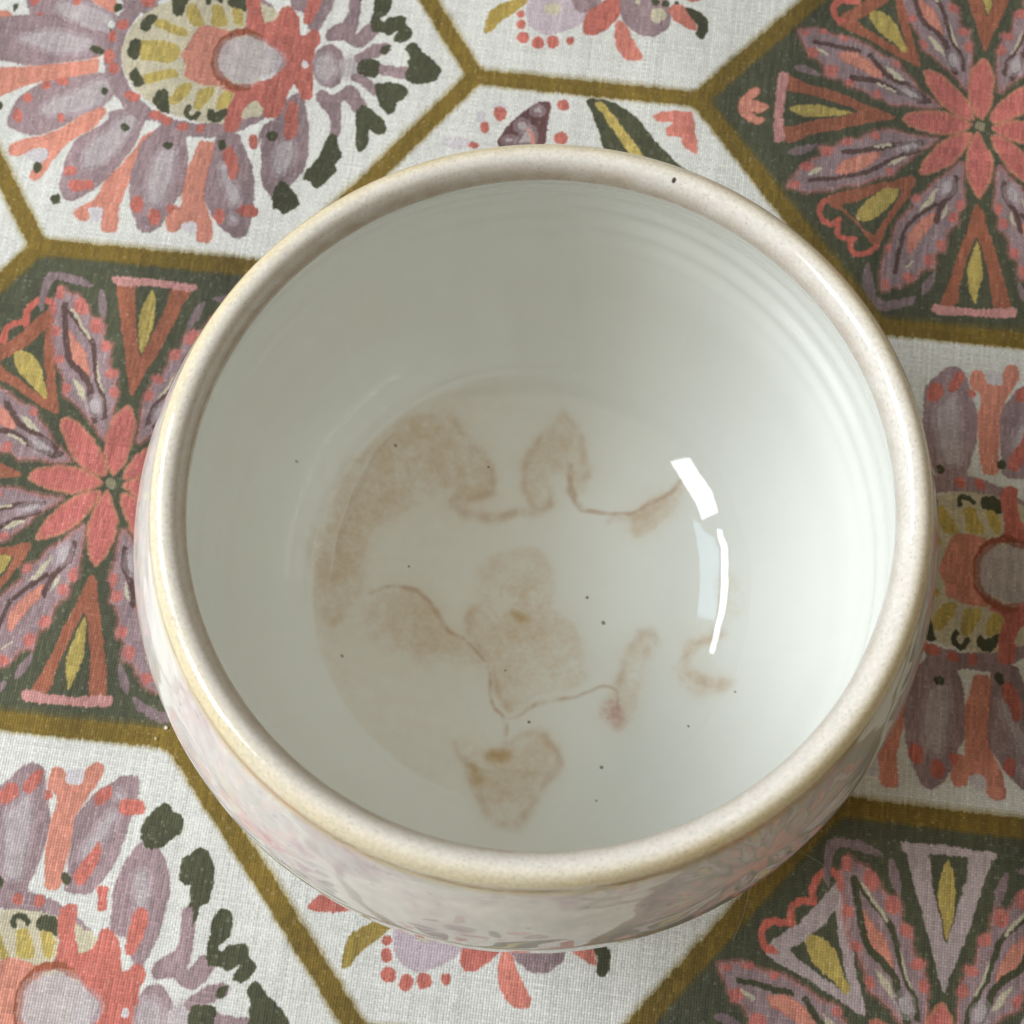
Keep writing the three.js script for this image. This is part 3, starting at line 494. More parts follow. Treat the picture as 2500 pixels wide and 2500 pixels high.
// where the hand-drawn corners stray from the grid
const STRAY = { 'L0,0': [-0.642, 0.0195], 'R0,0': [0.642, -0.0194], 'R-1,-1': [-0.281, -0.497], 'L1,-1': [0.216, -0.504], 'R-2,0': [-1.1565, 0.0296], 'L0,1': [-0.673, 1.0161], 'R0,1': [0.622, 0.976] };
const corner = (k, c, n) => STRAY[k + c + ',' + n] || (() => { const [x, y] = centre(c, n); return k === 'L' ? [x - 0.642, y + 0.0195] : [x + 0.642, y - 0.0195]; })();
const up = (c, n) => (odd(c) ? n : n - 1), down = (c, n) => (odd(c) ? n + 1 : n);
const isStar = (c, n) => (((n - (c + 1) / 2) % 2) + 2) % 2 === 0;
const isBouquet = (c, n) => (((n - c / 2) % 2) + 2) % 2 === 1;

function trace(g, pts, closed) {                                          // a smooth curve through the points
  const n = pts.length / 2, P = (i) => closed ? ((i % n) + n) % n : clamp(i, 0, n - 1), X = (i) => pts[2 * P(i)], Y = (i) => pts[2 * P(i) + 1];
  g.beginPath(); g.moveTo(pts[0], pts[1]);
  for (let i = 0; i < (closed ? n : n - 1); i++) g.bezierCurveTo(X(i) + (X(i + 1) - X(i - 1)) / 7, Y(i) + (Y(i + 1) - Y(i - 1)) / 7, X(i + 1) - (X(i + 2) - X(i)) / 7, Y(i + 1) - (Y(i + 2) - Y(i)) / 7, X(i + 1), Y(i + 1));
}
function stamp(g, motif, c, n, swap) {
  const [x, y] = centre(c, n);
  g.save(); g.translate(x, y); g.scale(1 / UNIT, 1 / UNIT); g.lineCap = g.lineJoin = 'round';
  for (const [ink, width, pts] of motif) {
    g.fillStyle = g.strokeStyle = (swap && SWAP[ink]) || INK[ink];
    trace(g, pts, !width);
    if (width) { g.lineWidth = width; g.stroke(); continue; }
    if (ink === 'lilac') { g.globalAlpha = 0.4; g.lineWidth = 26; g.stroke(); g.globalAlpha = 0.85; g.fill(); g.globalAlpha = 1; continue; }
    g.fill();
    if (motif === STAR && ink === 'mauve') { g.setLineDash([16, 13, 26, 17]); g.globalAlpha = 0.42; g.lineWidth = 15; g.strokeStyle = INK.spot; g.stroke(); g.setLineDash([]); g.globalAlpha = 1; continue; }
    if (ink === 'petal') { g.strokeStyle = INK.petalEdge; g.globalAlpha = 0.75; g.lineWidth = 9; g.stroke(); g.globalAlpha = 1; }
    else if (ink === 'mauve' || ink === 'coral') { g.globalAlpha = 0.35; g.lineWidth = 5; g.strokeStyle = ink === 'mauve' ? '#806468' : '#c4705f'; g.stroke(); g.globalAlpha = 1; }
  }
  g.restore();
}
function drawPrint(g, c0, c1, n0, n1) {
  g.fillStyle = INK.white; g.fillRect(-20, -20, 40, 40);
  const poly = (pts) => { g.beginPath(); pts.forEach(([x, y], i) => (i ? g.lineTo(x, y) : g.moveTo(x, y))); g.closePath(); };
  for (let c = c0; c <= c1; c++) for (let n = n0; n <= n1; n++) if (odd(c) && isStar(c, n)) {
    g.fillStyle = INK.dark;
    poly([corner('L', c, n), corner('R', c - 1, up(c, n)), corner('L', c + 1, up(c, n)), corner('R', c, n), corner('L', c + 1, down(c, n)), corner('R', c - 1, down(c, n))]);
    g.fill();
  }
  for (let c = c0; c <= c1; c++) for (let n = n0; n <= n1; n++) {
    if (odd(c)) isStar(c, n) ? stamp(g, STAR, c, n, c === 1 && n === 1) : stamp(g, FLOWER, c, n);
    else isBouquet(c, n) ? stamp(g, BOUQUET, c, n) : stamp(g, MOTH, c, n);
  }
  g.lineCap = 'round';
  for (const [w, alpha, off] of [[0.056, 0.16, 0.008], [0.046, 0.34, 0.004], [0.036, 1, 0]]) {
    g.strokeStyle = INK.line; g.globalAlpha = alpha; g.lineWidth = w;
    for (let c = c0; c <= c1; c++) for (let n = n0; n <= n1; n++) {
      const [x, y] = corner('L', c, n);
      for (const [X, Y] of [corner('R', c - 2, n + (0)), corner('R', c - 1, up(c, n)), corner('R', c - 1, down(c, n))]) {
        if (Math.hypot(X - x, Y - y) > 0.9) continue;
        const mx = (x + X) / 2 + 0.008 * (hash(c * 31 + n, Math.round(X * 9)) - 0.5), my = (y + Y) / 2 + 0.008 * (hash(c * 17 + n, Math.round(Y * 9)) - 0.5) - off;
        g.beginPath(); g.moveTo(x, y); g.quadraticCurveTo(mx, my, X, Y); g.stroke();
      }
    }
  }
  g.globalAlpha = 1;
}
// canvas -> woven, inked cloth. px: pixels per unit
function weave(canvas, W, H, px, wrap) {
  const raw = canvas.getContext('2d').getImageData(0, 0, W, H).data, src = new Uint8Array(W * H * 4), out = new Uint8Array(W * H * 4), th = 0.0054 * px;
  for (let y = 0; y < H; y++) for (let x = 0; x < W; x++) {                  // dye spreads a little in the fibres
    const o = (y * W + x) * 4, l = x ? o - 4 : o, r = x < W - 1 ? o + 4 : o, t = y ? o - W * 4 : o, b = y < H - 1 ? o + W * 4 : o;
    for (let c = 0; c < 3; c++) src[o + c] = raw[o + c] * 0.36 + (raw[l + c] + raw[r + c] + raw[t + c] + raw[b + c]) * 0.16;
  }
  const N = 256, wob = new Float32Array(N * N * 3);                       // tiling noise fields
  for (let j = 0; j < N; j++) for (let i = 0; i < N; i++) {
    const k = (j * N + i) * 3;
    wob[k] = noise(i * 0.23, j * 0.23, 1) + 0.6 * noise(i * 0.09, j * 0.09, 4); wob[k + 1] = noise(i * 0.23, j * 0.23, 2) + 0.6 * noise(i * 0.09, j * 0.09, 5); wob[k + 2] = fbm(i * 0.05, j * 0.03, 4, 3);
  }
  const f = (x, y, c) => {
    x = ((x % N) + N) % N; y = ((y % N) + N) % N; const i = x | 0, j = y | 0, a = x - i, b = y - j, i1 = (i + 1) % N, j1 = (j + 1) % N;
    return lerp(lerp(wob[(j * N + i) * 3 + c], wob[(j * N + i1) * 3 + c], a), lerp(wob[(j1 * N + i) * 3 + c], wob[(j1 * N + i1) * 3 + c], a), b);
  };
  for (let y = 0; y < H; y++) {
    for (let x = 0; x < W; x++) {
      const u = x / px, v = y / px, bow = f(u * 30, v * 12, 2) * 0.8;
      const tx = x / th + bow, ty = y / th + f(u * 14, v * 30, 2) * 0.8, i = Math.floor(tx), j = Math.floor(ty), fx = tx - i - 0.5, fy = ty - j - 0.5;
      // ink creeps along single threads
      const dx = (f(u * 260, v * 260, 0) * 0.0022 + (hash(j, 7) - 0.5) * 0.0022) * px, dy = (f(u * 260, v * 260, 1) * 0.0022 + (hash(i, 3) - 0.5) * 0.0036) * px;
      let X = Math.round(x + dx), Y = Math.round(y + dy);
      X = wrap ? (X + W) % W : clamp(X, 0, W - 1); Y = wrap ? (Y + H) % H : clamp(Y, 0, H - 1);
      const s = (Y * W + X) * 4, o = (y * W + x) * 4;
      const over = (i + j) & 1, across = over ? fx : fy, along = over ? fy : fx;
      const round = 1 - 2.2 * across * across - 0.9 * along * along;       // shading of the top thread's rounded back, put into the colour
      const gapShade = Math.abs(fx) > 0.33 && Math.abs(fy) > 0.33 ? 1 : 0;  // occlusion between threads, darkened in the colour map
      const yarn = 1 + (over ? (hash(i, 11) - 0.5) * 0.12 : (hash(j, 13) - 0.5) * 0.07) + (hash(i * 7 + 1, j) - 0.5) * 0.07;
      const wash = 1 + 0.30 * f(u * 42, v * 42, 2) + 0.22 * f(u * 190, v * 50, 2) + (hash(i, (j / 4) | 0) - 0.5) * 0.16;
      let r = src[s], g = src[s + 1], b = src[s + 2];
      const inked = clamp((205 - (r + g + b) / 3) / 60, 0, 1), bare = (inked && hash(i * 3 + 5, j * 5 + 2) > 0.96 ? 0.16 : 0.015) * inked;   // threads that took less ink
      const k = yarn * (0.92 + 0.08 * round) * (1 - 0.08 * gapShade) * lerp(1, wash, 0.25 + 0.75 * inked);
      r = lerp(r, 215, bare) * k; g = lerp(g, 212, bare) * k; b = lerp(b, 206, bare) * k;
      out[o] = clamp(r, 0, 255); out[o + 1] = clamp(g, 0, 255); out[o + 2] = clamp(b, 0, 255); out[o + 3] = 255;
    }
  }
  return out;
}
function makePrint(W, H, setup, range, px, wrap) {
  const c = document.createElement('canvas'); c.width = W; c.height = H;
  const g = c.getContext('2d'); setup(g); drawPrint(g, ...range);
  return dataTexture(W, H, weave(c, W, H, px, wrap), true, wrap);
}
const X0 = -1.55, Z0 = -1.0, SIDE = 2.7;                                  // the middle of the cloth, in pattern units
const BX = -0.0139, BZ = 0.6372;                                          // where the bowl stands on the pattern
const printMiddle = makePrint(2048, 2048, (g) => { g.scale(2048 / SIDE, 2048 / SIDE); g.translate(-X0, -Z0); }, [-3, 3, -3, 3], 2048 / SIDE, false);
const printOuter = makePrint(1800, 1038, (g) => { g.transform(1800 / (4 * COL), 0, 0, 519, 0, 0); g.transform(1, -SKEW, 0, 1, 0, 0); }, [-3, 8, -4, 5], 519, true);

// relief of the weave: 32 by 32 threads
const weaveBump = (() => {
  const N = 512, d = new Uint8Array(N * N * 4);
  for (let y = 0; y < N; y++) for (let x = 0; x < N; x++) {
    const tx = x / 16, ty = y / 16, i = Math.floor(tx), j = Math.floor(ty), fx = tx - i - 0.5, fy = ty - j - 0.5, over = (i + j) & 1;
    const a = over ? fx : fy, l = over ? fy : fx, h = clamp(0.95 - 2.4 * a * a - 1.1 * l * l + (hash(i, j + 90) - 0.5) * 0.25, 0, 1), o = (y * N + x) * 4;
    d[o] = d[o + 1] = d[o + 2] = h * 255; d[o + 3] = 255;
  }
  return dataTexture(N, N, d, false, true);
})();
function clothMaterial(map, repeatX, repeatY) {
  const bump = weaveBump.clone(); bump.repeat.set(repeatX, repeatY); bump.needsUpdate = true;
  return new THREE.MeshStandardMaterial({ map, bumpMap: bump, bumpScale: 0.00016, roughness: 0.95, metalness: 0 });
}

// ------------------------------------------------------------------ the tablecloth
{
  const X1 = X0 + SIDE, Z1 = Z0 + SIDE, XA = -4.5, XB = 4.5, ZA = -3.6, ZB = 4.2, T = 0.0008;
  const height = (x, z) => { const r = Math.hypot(x - BX, z - BZ); return 0.0010 * smooth(r, 0.75, 1.6) * fbm(x * 0.9 + 3, z * 0.7, 3, 2) + 0.0007 * smooth(r, 0.62, 1.0) * fbm(x * 3.1, z * 2.3 + 7, 2, 9); };
  const sheet = (xa, xb, za, zb, nx, nz, uv) => {
    const pos = [], tex = [], idx = [];
    for (let j = 0; j <= nz; j++) for (let i = 0; i <= nx; i++) {
      const x = lerp(xa, xb, i / nx), z = lerp(za, zb, j / nz);
      pos.push((x - BX) * S, height(x, z) - 0.0000, (z - BZ) * S); tex.push(...uv(x, z));
      if (i < nx && j < nz) { const k = j * (nx + 1) + i; idx.push(k, k + nx + 1, k + 1, k + 1, k + nx + 1, k + nx + 2); }
    }
    const g = new THREE.BufferGeometry();
    g.setAttribute('position', new THREE.Float32BufferAttribute(pos, 3)); g.setAttribute('uv', new THREE.Float32BufferAttribute(tex, 2)); g.setIndex(idx); g.computeVertexNormals();
    return g;
  };
  const uvM = (x, z) => [(x - X0) / SIDE, (z - Z0) / SIDE], uvO = (x, z) => [x / (4 * COL), (z - SKEW * x) / 2];
  const middle = sheet(X0, X1, Z0, Z1, 90, 90, uvM);
  const flat = (xa, xb, za, zb) => sheet(xa, xb, za, zb, 40, 40, uvO);
  const outer = [flat(XA, XB, ZA, Z0), flat(XA, XB, Z1, ZB), flat(XA, X0, Z0, Z1), flat(X1, XB, Z0, Z1)];
  const under = new THREE.BoxGeometry((XB - XA) * S, T, (ZB - ZA) * S); under.translate(((XA + XB) / 2 - BX) * S, -T / 2 - 0.0013, ((ZA + ZB) / 2 - BZ) * S);
  const cloth = new THREE.Mesh(mergeGeometries([middle, mergeGeometries([...outer, under])], true), [clothMaterial(printMiddle, SIDE / (32 * 0.0054), SIDE / (32 * 0.0054)), clothMaterial(printOuter, 4 * COL / (32 * 0.0054), 2 / (32 * 0.0054))]);
  cloth.name = 'tablecloth';
  tag(cloth, 'woven cotton tablecloth printed with hexagons of coral and mauve flowers under the bowl', 'tablecloth');
  scene.add(cloth);
}

// ------------------------------------------------------------------ the bowl
const bowl = new THREE.Group(); bowl.name = 'ceramic_bowl';
tag(bowl, 'round glazed off-white stoneware bowl with a tan speckled rim standing on the tablecloth', 'bowl');
bowl.position.set(-0.0005, 0, 0);
scene.add(bowl);
const wobble = (a, y) => 1 + 0.008 * Math.cos(2 * (a + 0.8)) * smooth(y, 0.3, 0.8) + 0.0025 * noise(Math.cos(a) * 1.3 + y * 2, Math.sin(a) * 1.3, 5);
// turned shape: points [radius, height] in pattern units, smoothed and spun with a hand-made unevenness
function turned(points, steps, around, uv, relief) {
  const curve = new THREE.CatmullRomCurve3(points.map(([r, y]) => new THREE.Vector3(r, y, 0)), false, 'centripetal');
  const pos = [], tex = [], idx = [], n = around;
  for (let j = 0; j <= steps; j++) {
    const p = curve.getPoint(j / steps);
    for (let i = 0; i <= n; i++) {
      const a = (i % n) / n * Math.PI * 2, r = p.x * wobble(a, p.y) + (relief ? relief(a, p.x, p.y) : 0), y = p.y + 0.030 * r * Math.sin(a) * smooth(p.y, 0.1, 0.82);       // a lip that is not quite level
      const x = r * Math.cos(a) + 0.006 * smooth(y, 0.6, 0.85), z = r * Math.sin(a) * lerp(1.015, 0.988, smooth(y, 0.55, 0.82)) + 0.006 * (smooth(y, 0.02, 0.3) - smooth(y, 0.6, 0.82));
      pos.push(x * S, y * S, z * S); tex.push(...uv(i / n, j / steps, x, z));
      if (i < n && j < steps) { const k = j * (n + 1) + i; idx.push(k, k + n + 1, k + 1, k + 1, k + n + 1, k + n + 2); }
    }
  }
  const g = new THREE.BufferGeometry();
  g.setAttribute('position', new THREE.Float32BufferAttribute(pos, 3)); g.setAttribute('uv', new THREE.Float32BufferAttribute(tex, 2)); g.setIndex(idx); g.computeVertexNormals();
  const nor = g.attributes.normal;                                        // close the seam
  for (let j = 0; j <= steps; j++) { const a = j * (n + 1), b = a + n, x = nor.getX(a) + nor.getX(b), y = nor.getY(a) + nor.getY(b), z = nor.getZ(a) + nor.getZ(b), l = Math.hypot(x, y, z); for (const k of [a, b]) nor.setXYZ(k, x / l, y / l, z / l); }
  return g;
}
function texture2(W, H, fn, srgb = true, wrap = true) {
  const d = new Uint8Array(W * H * 4);
  for (let y = 0; y < H; y++) for (let x = 0; x < W; x++) { const c = fn((x + 0.5) / W, (y + 0.5) / H), o = (y * W + x) * 4; d[o] = clamp(c[0], 0, 255); d[o + 1] = clamp(c[1], 0, 255); d[o + 2] = clamp(c[2], 0, 255); d[o + 3] = 255; }
  return dataTexture(W, H, d, srgb, wrap);
}
const mix3 = (a, b, t) => [lerp(a[0], b[0], t), lerp(a[1], b[1], t), lerp(a[2], b[2], t)];
const ringNoise = (u, v, ku, kv, o, s) => fbm(Math.cos(u * Math.PI * 2) * ku + 9, Math.sin(u * Math.PI * 2) * ku + v * kv, o, s);
const speck = (u, v, nu, nv, share, s) => {                               // small round specks on a jittered grid
  const x = u * nu, y = v * nv; let m = 0;
  for (let j = -1; j <= 1; j++) for (let i = -1; i <= 1; i++) {
    const gx = Math.floor(x) + i, gy = Math.floor(y) + j, w = ((gx % nu) + nu) % nu, h = hash(w * 13 + s, gy * 7 + s);
    if (h > share) continue;
    const dx = x - gx - hash(w, gy + 31 + s), dy = y - gy - hash(w + 57, gy + s), r = 0.12 + 0.3 * hash(w + 5, gy + 77 + s);
    m = Math.max(m, smooth(1 - Math.hypot(dx, dy) / r, 0, 0.6));
  }
  return m;
};

// outer wall, from the foot to the shoulder
const wallMap = texture2(2048, 512, (u, v) => {
  const q = ringNoise(u, v, 4, 5, 3, 11), w = v + 0.06 * q, a = ringNoise(u, w, 3, 5, 4, 1), b = ringNoise(u, w, 10, 16, 4, 2), c = ringNoise(u, w, 5, 22, 3, 6), d = ringNoise(u, v, 30, 34, 3, 8), e = ringNoise(u, w, 22, 6, 3, 15);
  let k = [226, 221, 215];
  k = mix3(k, [194, 171, 178], smooth(a + 0.5 * b + 0.2 * e, 0.0, 0.5) * 0.8);
  k = mix3(k, [233, 229, 222], smooth(c + 0.3 * e, 0.05, 0.45) * 0.7);
  k = mix3(k, [202, 203, 195], smooth(-a + 0.4 * c, 0.05, 0.45) * 0.7);
  k = mix3(k, [206, 188, 148], smooth(v, 0.955, 1.0) * 0.6);
  const s = 1 + 0.06 * d + 0.05 * b - 0.10 * speck(u, v, 260, 60, 0.05, 3);
  return k.map((x) => x * s);
});
const glaze = (o) => new THREE.MeshPhysicalMaterial({ roughness: 0.09, metalness: 0, ior: 1.55, side: THREE.DoubleSide, ...o });
const wallMaterial = glaze({ map: wallMap, roughness: 0.035, ior: 1.62, iridescence: 0.25, iridescenceIOR: 1.5, iridescenceThicknessRange: [260, 260] });
const WALL = [[0.385, 0.018], [0.40, 0.04], [0.465, 0.10], [0.54, 0.20], [0.59, 0.32], [0.613, 0.43], [0.616, 0.50], [0.609, 0.58], [0.593, 0.66], [0.571, 0.725], [0.549, 0.772], [0.534, 0.80]];
const thrown = (a, r, y) => {
  const c = Math.cos(a), s = Math.sin(a);
  return (0.0010 * noise(c * 3 + y * 4, s * 3, 21) + 0.0007 * noise(c * 7, s * 7 + y * 9, 22) + 0.0008 * noise(c * 1.6, s * 1.6 + y * 24, 24) + 0.00022 * noise(c * 24 + y * 15, s * 24, 25)) * smooth(y, 0.02, 0.1) * (1 - smooth(y, 0.74, 0.79));
};
part('outer_wall', turned(WALL, 220, 640, (u, v) => [u, v], thrown), wallMaterial, bowl);

// rim: the glaze breaks tan over both edges of the lip; painted shade deepens the inner left
const rimMap = texture2(2048, 256, (u, v) => {
  const n = ringNoise(u, v, 14, 2, 3, 31), m = ringNoise(u, v, 2, 0.3, 2, 33), f = fbm(u * 560, v * 18, 2, 35);
  let k = [227, 221, 213];
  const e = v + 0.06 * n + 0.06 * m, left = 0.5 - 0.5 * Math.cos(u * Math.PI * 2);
  k = mix3(k, [224, 205, 158], (1 - smooth(e, 0.32, 0.62)) * (0.72 + 1.0 * m + 0.2 * n));
  k = mix3(k, [180, 150, 98], (1 - smooth(e + 0.3 * m, 0.03, 0.2)) * 0.55);
  k = mix3(k, [158, 132, 108], smooth(e + 0.06 * f, 0.58, 0.95) * (0.16 + 0.6 * left + 0.4 * n));  // inner tan of the glaze, plus lip shade painted in towards the left
  const grain = 1 + 0.12 * f + 0.03 * n;
  const s = grain * (1 - 0.10 * speck(u, v, 620, 24, 0.22, 9));
  const chip = smooth(1 - Math.hypot((u - 0.7925) / 0.0011, (v - 0.62) / 0.05), 0, 0.5);    // one dark pit in the glaze
  return mix3(k.map((q) => q * s), [60, 48, 40], chip);
});
const rimBump = texture2(2048, 128, (u, v) => { const h = 128 + 70 * fbm(u * 300, v * 10, 2, 41); return [h, h, h]; }, false);
const RIM = [[0.534, 0.80], [0.531, 0.808], [0.5295, 0.819], [0.527, 0.831], [0.520, 0.842], [0.511, 0.849], [0.502, 0.8505], [0.493, 0.847], [0.486, 0.839], [0.4825, 0.828], [0.482, 0.817], [0.484, 0.802]];
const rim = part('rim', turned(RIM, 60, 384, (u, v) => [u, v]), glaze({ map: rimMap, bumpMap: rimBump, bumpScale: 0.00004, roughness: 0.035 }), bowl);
rim.userData.label = 'tan and off-white speckled rim';

// inside: white glaze with brown stains pooled on the floor. [tone, stroke width or 0, x, z, ...] in thousandths of a unit from the axis
const STAINS = [
  ['tan', 0, [-420,76,-426,-21,-409,-112,-368,-187,-314,-263,-256,-315,-203,-324,-164,-278,-110,-231,-103,-180,-146,-145,-170,-159,-204,-166,-254,-125,-293,-96,-325,-57,-333,0,-333,67,-358,127,-395,113]],
  ['tan2', 0, [-420,76,-429,-20,-413,-100,-396,-126,-398,-29,-390,57,-353,159,-300,253,-335,248,-386,161]],
  ['tan', 16, [-165,-160,-149,-128,-110,-122,-56,-137]],
  ['tan', 9, [-56,-137,8,-154,31,-197]],
  ['tan', 0, [21,-361,52,-339,80,-294,86,-250,83,-204,61,-224,51,-263,42,-239,16,-224,31,-197,28,-174,2,-159,-35,-188,-42,-245,-27,-298]],
  ['deep', 6, [57,-258,65,-213,95,-165,140,-162,187,-183,233,-214,268,-251]],
  ['tan', 0, [182,-176,222,-208,270,-254,256,-200,229,-148,199,-128]],
  ['tan', 0, [-97,55,-69,19,-19,-16,16,-3,58,30,98,52,115,104,123,168,63,202,3,236,-36,188,-62,149,-101,105]],
  ['faint', 0, [-88,-46,-5,-79,33,-39,56,14,-37,14,-89,32]],
  ['ochre', 18, [-22,46,-10,55]],
  ['deep', 6, [-312,63,-262,44,-206,53,-146,94,-97,132,-53,180,-30,230,-11,254,-11,291,-13,323]],
  ['tan', 0, [-315,80,-250,48,-194,62,-133,104,-60,170,-156,172,-231,176,-287,152]],
  ['deep', 4, [-6,253,45,231,116,203,156,182,184,187,194,212,193,233]],
  ['pink', 0, [171,215,191,207,208,226,195,249,173,241]],
  ['tan', 0, [166,226,195,254,224,224,230,170,234,110,262,67,230,68,203,120,182,176]],
  ['tan', 0, [-100,303,-75,362,-35,418,20,455,51,417,76,363,98,329,63,292,35,285,25,328,2,310,-38,326,-72,310]],
  ['ochre', 15, [-37,336,-6,332]],
  ['ochre', 13, [-71,357,-46,379]],
  ['tan', 22, [363,38,325,68,318,107,339,132,393,142]],
  ['tan', 0, [297,109,340,137,393,139,370,159,321,161]],
  ['faint', 0, [354,-64,399,-49,409,9,376,21,353,-21]],
  ['thin', 8, [21,-361,59,-329,81,-283,85,-233]],
  ['thin', 8, [-27,-298,-42,-239,-35,-188,2,-159,28,-174,33,-203]],
  ['thin', 8, [-202,-321,-164,-278,-113,-230,-103,-180,-146,-148]],
  ['thin', 9, [-165,-160,-149,-128,-109,-121,-56,-137,-3,-153]],
  ['thin', 9, [-100,303,-75,362,-35,418,20,455,51,417,76,363,98,329]],
  ['thin', 8, [-38,326,2,310,35,285,69,297,98,329]],
  ['thin', 9, [234,110,262,67,230,68,203,120,182,176]],
  ['thin', 9, [363,38,325,68,318,107,339,132,393,142]],
  ['thin', 8, [-97,55,-101,105,-62,149,-36,188,3,236]],
  ['thin', 6, [137,-142,146,-155,194,-172,234,-198]],
  ['speck', 5, [114,8,115,8]],
  ['speck', 7, [151,53,152,54]],
  ['speck', 5, [-339,186,-337,187]],
  ['speck', 5, [31,262,32,262]],
  ['speck', 6, [-300,-240,-299,-240]],
  ['speck', 3, [-27,170,-26,170]],
  ['speck', 6, [176,330,177,330]],
  ['speck', 4, [171,392,172,392]],
  ['speck', 3, [328,234,329,235]],
  ['speck', 3, [-242,-9,-241,-8]],
  ['speck', 4, [-113,-230,-112,-230]],
  ['speck', 4, [-467,-156,-466,-156]],
  ['speck', 3, [405,162,406,163]],
];
const insideMap = (() => {
  const N = 2048, R = 0.60, K = N / (2 * R), tones = { tan: 0.36, tan2: 0.12, faint: 0.24, deep: 0.8, thin: 0, ochre: 0, pink: 0, speck: 0 };
  const layer = (pick, alpha) => {
    const c = document.createElement('canvas'); c.width = c.height = N; const g = c.getContext('2d');
    g.fillStyle = '#000'; g.fillRect(0, 0, N, N); g.translate(N / 2, N / 2); g.scale(K / 1000, K / 1000); g.lineCap = g.lineJoin = 'round';
    for (const [tone, w, pts] of STAINS) if (pick(tone)) {
      g.fillStyle = g.strokeStyle = '#fff'; g.globalAlpha = alpha(tone); trace(g, pts, !w);
      if (w) { g.lineWidth = w; g.stroke(); } else g.fill();
    }
    const d = g.getImageData(0, 0, N, N).data, m = new Float32Array(N * N);
    for (let i = 0; i < N * N; i++) m[i] = d[i * 4] / 255;
    return m;
  };
  const blur = (m, r, times) => {
    const t = new Float32Array(N * N);
    for (let q = 0; q < times; q++) for (const [a, b, step, line] of [[m, t, 1, N], [t, m, N, 1]]) for (let l = 0; l < N; l++) {
      let sum = 0; const base = l * line;
      for (let i = -r; i <= r; i++) sum += a[base + clamp(i, 0, N - 1) * step];
      for (let i = 0; i < N; i++) { b[base + i * step] = sum / (2 * r + 1); sum += a[base + Math.min(N - 1, i + r + 1) * step] - a[base + Math.max(0, i - r) * step]; }
    }
    return m;
  };
  const wash = (t) => t === 'tan' || t === 'faint' || t === 'tan2', soft = blur(layer(wash, (t) => tones[t]), 7, 3), wide = blur(layer(wash, (t) => tones[t]), 34, 3);
  for (let i = 0; i < N * N; i++) soft[i] = 0.34 * soft[i] + 0.8 * wide[i] * (0.35 + soft[i] * 2);      // feathered, thicker towards the middle
  const thin = blur(layer((t) => t === 'thin', () => 0.8), 9, 3);
  const line = blur(layer((t) => t === 'deep', () => 0.7), 5, 2), halo = blur(layer((t) => t === 'deep' || t === 'tan', () => 0.6), 40, 3);
  const ochre = blur(layer((t) => t === 'ochre', () => 0.8), 10, 2), pink = blur(layer((t) => t === 'pink', () => 0.8), 14, 2), dots = blur(layer((t) => t === 'speck', () => 1), 1, 1);
  const d = new Uint8Array(N * N * 4);
  for (let y = 0; y < N; y++) for (let x = 0; x < N; x++) {
    const X = (x / N - 0.5) * 2 * R, Z = (y / N - 0.5) * 2 * R, rr = Math.hypot(X, Z), i = y * N + x;
    // the stain's own uneven edge and grain
    const wx = Math.round(x + 60 * fbm(X * 7, Z * 7, 4, 51)), wy = Math.round(y + 60 * fbm(X * 7, Z * 7, 4, 57)), w = clamp(wy, 0, N - 1) * N + clamp(wx, 0, N - 1);
    const grain = fbm(X * 38, Z * 38, 3, 61), cloud = fbm(X * 5, Z * 5, 3, 66);
    let k = [236 + 4 * cloud, 237 + 4 * cloud, 232 + 5 * cloud];
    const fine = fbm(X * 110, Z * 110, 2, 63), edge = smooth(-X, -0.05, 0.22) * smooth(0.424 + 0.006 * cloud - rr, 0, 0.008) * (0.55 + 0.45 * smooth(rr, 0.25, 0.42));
    const rimline = soft[w] * Math.max(0, 0.34 - soft[w]) * 4;
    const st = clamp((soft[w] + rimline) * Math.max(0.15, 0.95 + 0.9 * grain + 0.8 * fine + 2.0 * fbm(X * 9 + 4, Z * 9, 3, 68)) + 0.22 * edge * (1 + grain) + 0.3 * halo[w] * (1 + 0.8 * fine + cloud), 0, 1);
    k = mix3(k, [216, 197, 174], st);
    k = mix3(k, [184, 150, 122], clamp(line[w] * 0.85 * (0.75 + 1.8 * grain + 0.9 * cloud), 0, 0.5));
    k = mix3(k, [190, 158, 130], clamp(thin[w] * (0.75 + 1.6 * grain + 1.4 * cloud) * 0.5, 0, 0.3));
    k = mix3(k, [186, 150, 96], clamp(ochre[w] * (1 + grain), 0, 1) * 0.9);
    k = mix3(k, [190, 122, 116], clamp(pink[w] * (0.8 + fine), 0, 1) * 0.6);
    k = mix3(k, [96, 82, 66], clamp(dots[i] * (0.35 + 0.9 * hash(Math.round(X * 12), Math.round(Z * 12))), 0, 0.75));
    d.set([clamp(k[0], 0, 255), clamp(k[1], 0, 255), clamp(k[2], 0, 255), 255], i * 4);
  }
  return dataTexture(N, N, d, true, false);
})();
const INSIDE = [[0.484, 0.802], [0.493, 0.78], [0.52, 0.72], [0.54, 0.64], [0.549, 0.55], [0.549, 0.45], [0.542, 0.36]];
for (let q = 82; q >= 0; q -= 6) INSIDE.push([0.235 + 0.305 * Math.sin(q * Math.PI / 180), 0.053 + 0.305 * (1 - Math.cos(q * Math.PI / 180)) ]);   // one long curve from wall to floor
INSIDE.push([0.12, 0.0525], [0.0, 0.052]);
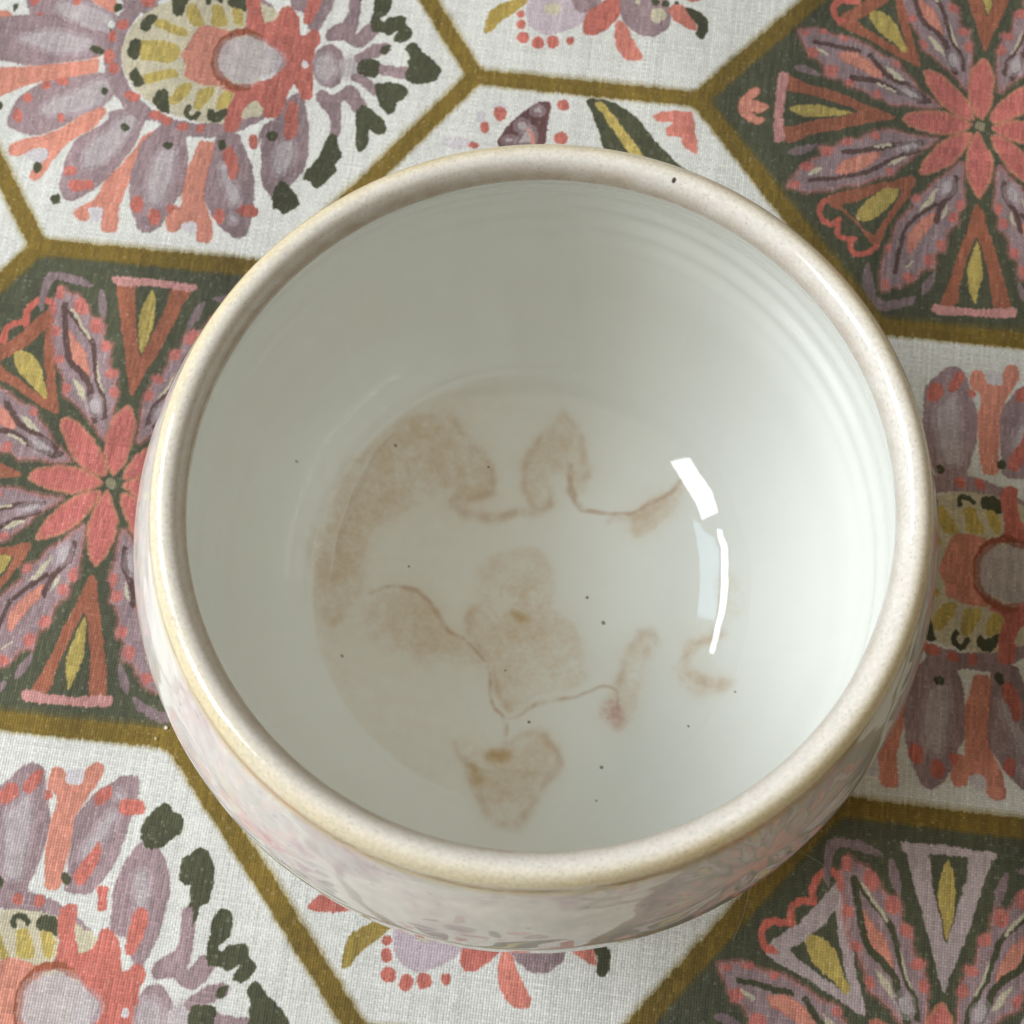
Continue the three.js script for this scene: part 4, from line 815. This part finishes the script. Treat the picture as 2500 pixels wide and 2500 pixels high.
const throwing = (a, r, y) => {
  const c = Math.cos(a), s = Math.sin(a), side = 0.4 + 0.6 * Math.cos(a + 0.7);
  const rings = 0.0019 * Math.sin((y - 0.45) * 80 + 1.2 * s + 2 * noise(c, s, 70)) * smooth(y, 0.40, 0.52) * (1 - smooth(y, 0.67, 0.73)) * side;
  const hand = (0.0012 * fbm(c * 2 + y * 3, s * 2, 2, 71) + (0.003 * noise(c * 5.5 + y * 2, s * 5.5, 73) + 0.0007 * noise(c * 13 + y * 6, s * 13, 74)) * (1 - smooth(y, 0.2, 0.4))) * smooth(r, 0.3, 0.42);
  const pool = -0.0026 * Math.exp(-(((r - 0.424) / 0.0075) ** 2)) * (y < 0.3 ? 0.6 + 0.9 * fbm(c * 5, s * 5, 2, 75) : 0);    // the edge of the pooled glaze
  return rings + hand + pool;
};
part('inner_wall', turned(INSIDE, 420, 320, (u, v, x, z) => [x / 1.2 + 0.5, z / 1.2 + 0.5], throwing), glaze({ map: insideMap, roughness: 0.045 }), bowl).userData.label = 'white glazed inside with brown watery stains on the floor';

// foot ring and underside
const FOOT = [[0.0, 0.03], [0.2, 0.03], [0.315, 0.028], [0.328, 0.006], [0.338, 0.0], [0.362, 0.0], [0.376, 0.006], [0.385, 0.018]];
part('foot_ring', turned(FOOT, 40, 128, (u, v) => [u * 4, v]), new THREE.MeshStandardMaterial({ color: new THREE.Color('#b8aa96'), roughness: 0.85, side: THREE.DoubleSide }), bowl);

// ------------------------------------------------------------------ crumbs and lint on the cloth (places in pattern units from the bowl)
function crumb(x, z, size, colour, label) {
  const g = new THREE.IcosahedronGeometry(size * S, 1), p = g.attributes.position;
  for (let i = 0; i < p.count; i++) { const k = 0.8 + 0.5 * hash(Math.round(p.getX(i) * 1e6), Math.round(p.getY(i) * 1e6 + p.getZ(i) * 3e6)); p.setXYZ(i, p.getX(i) * k, p.getY(i) * k * 0.7, p.getZ(i) * k); }
  g.computeVertexNormals();
  const m = new THREE.Mesh(g, new THREE.MeshStandardMaterial({ color: new THREE.Color(colour), roughness: 0.7 })); m.name = 'crumb';
  m.position.set(x * S, size * S * 0.5, z * S); scene.add(tag(m, label, 'crumb'));
  return m;
}
crumb(-0.674, 0.360, 0.0034, '#efe9dc', 'tiny bright white crumb on the gold band left of the bowl');
crumb(-0.690, 0.383, 0.0028, '#c8b48a', 'tiny tan crumb on the white cloth edge of the gold band').name = 'crumb_001';
function fibre(points, label) {
  const c = new THREE.CatmullRomCurve3(points.map(([x, z], i) => new THREE.Vector3(x * S, 0.0004 + 0.0003 * Math.sin(i * 1.7) ** 2, z * S)));
  const m = new THREE.Mesh(new THREE.TubeGeometry(c, 40, 0.00005, 6), new THREE.MeshStandardMaterial({ color: new THREE.Color('#8f8d80'), roughness: 0.8 })); m.name = 'lint_fibre';
  scene.add(tag(m, label, 'lint'));
  return m;
}
fibre([[0.5751, 0.4358], [0.5977, 0.4450], [0.6197, 0.4566], [0.6271, 0.4738]], 'pale curved lint fibre on the dark hexagon in front of the bowl');
fibre([[0.4861, 0.5070], [0.4787, 0.5305], [0.4743, 0.5609], [0.4621, 0.5996], [0.4585, 0.6119]], 'pale straight lint fibre lying across the gold band in front of the bowl').name = 'lint_fibre_001';
renderer.render(scene, camera);
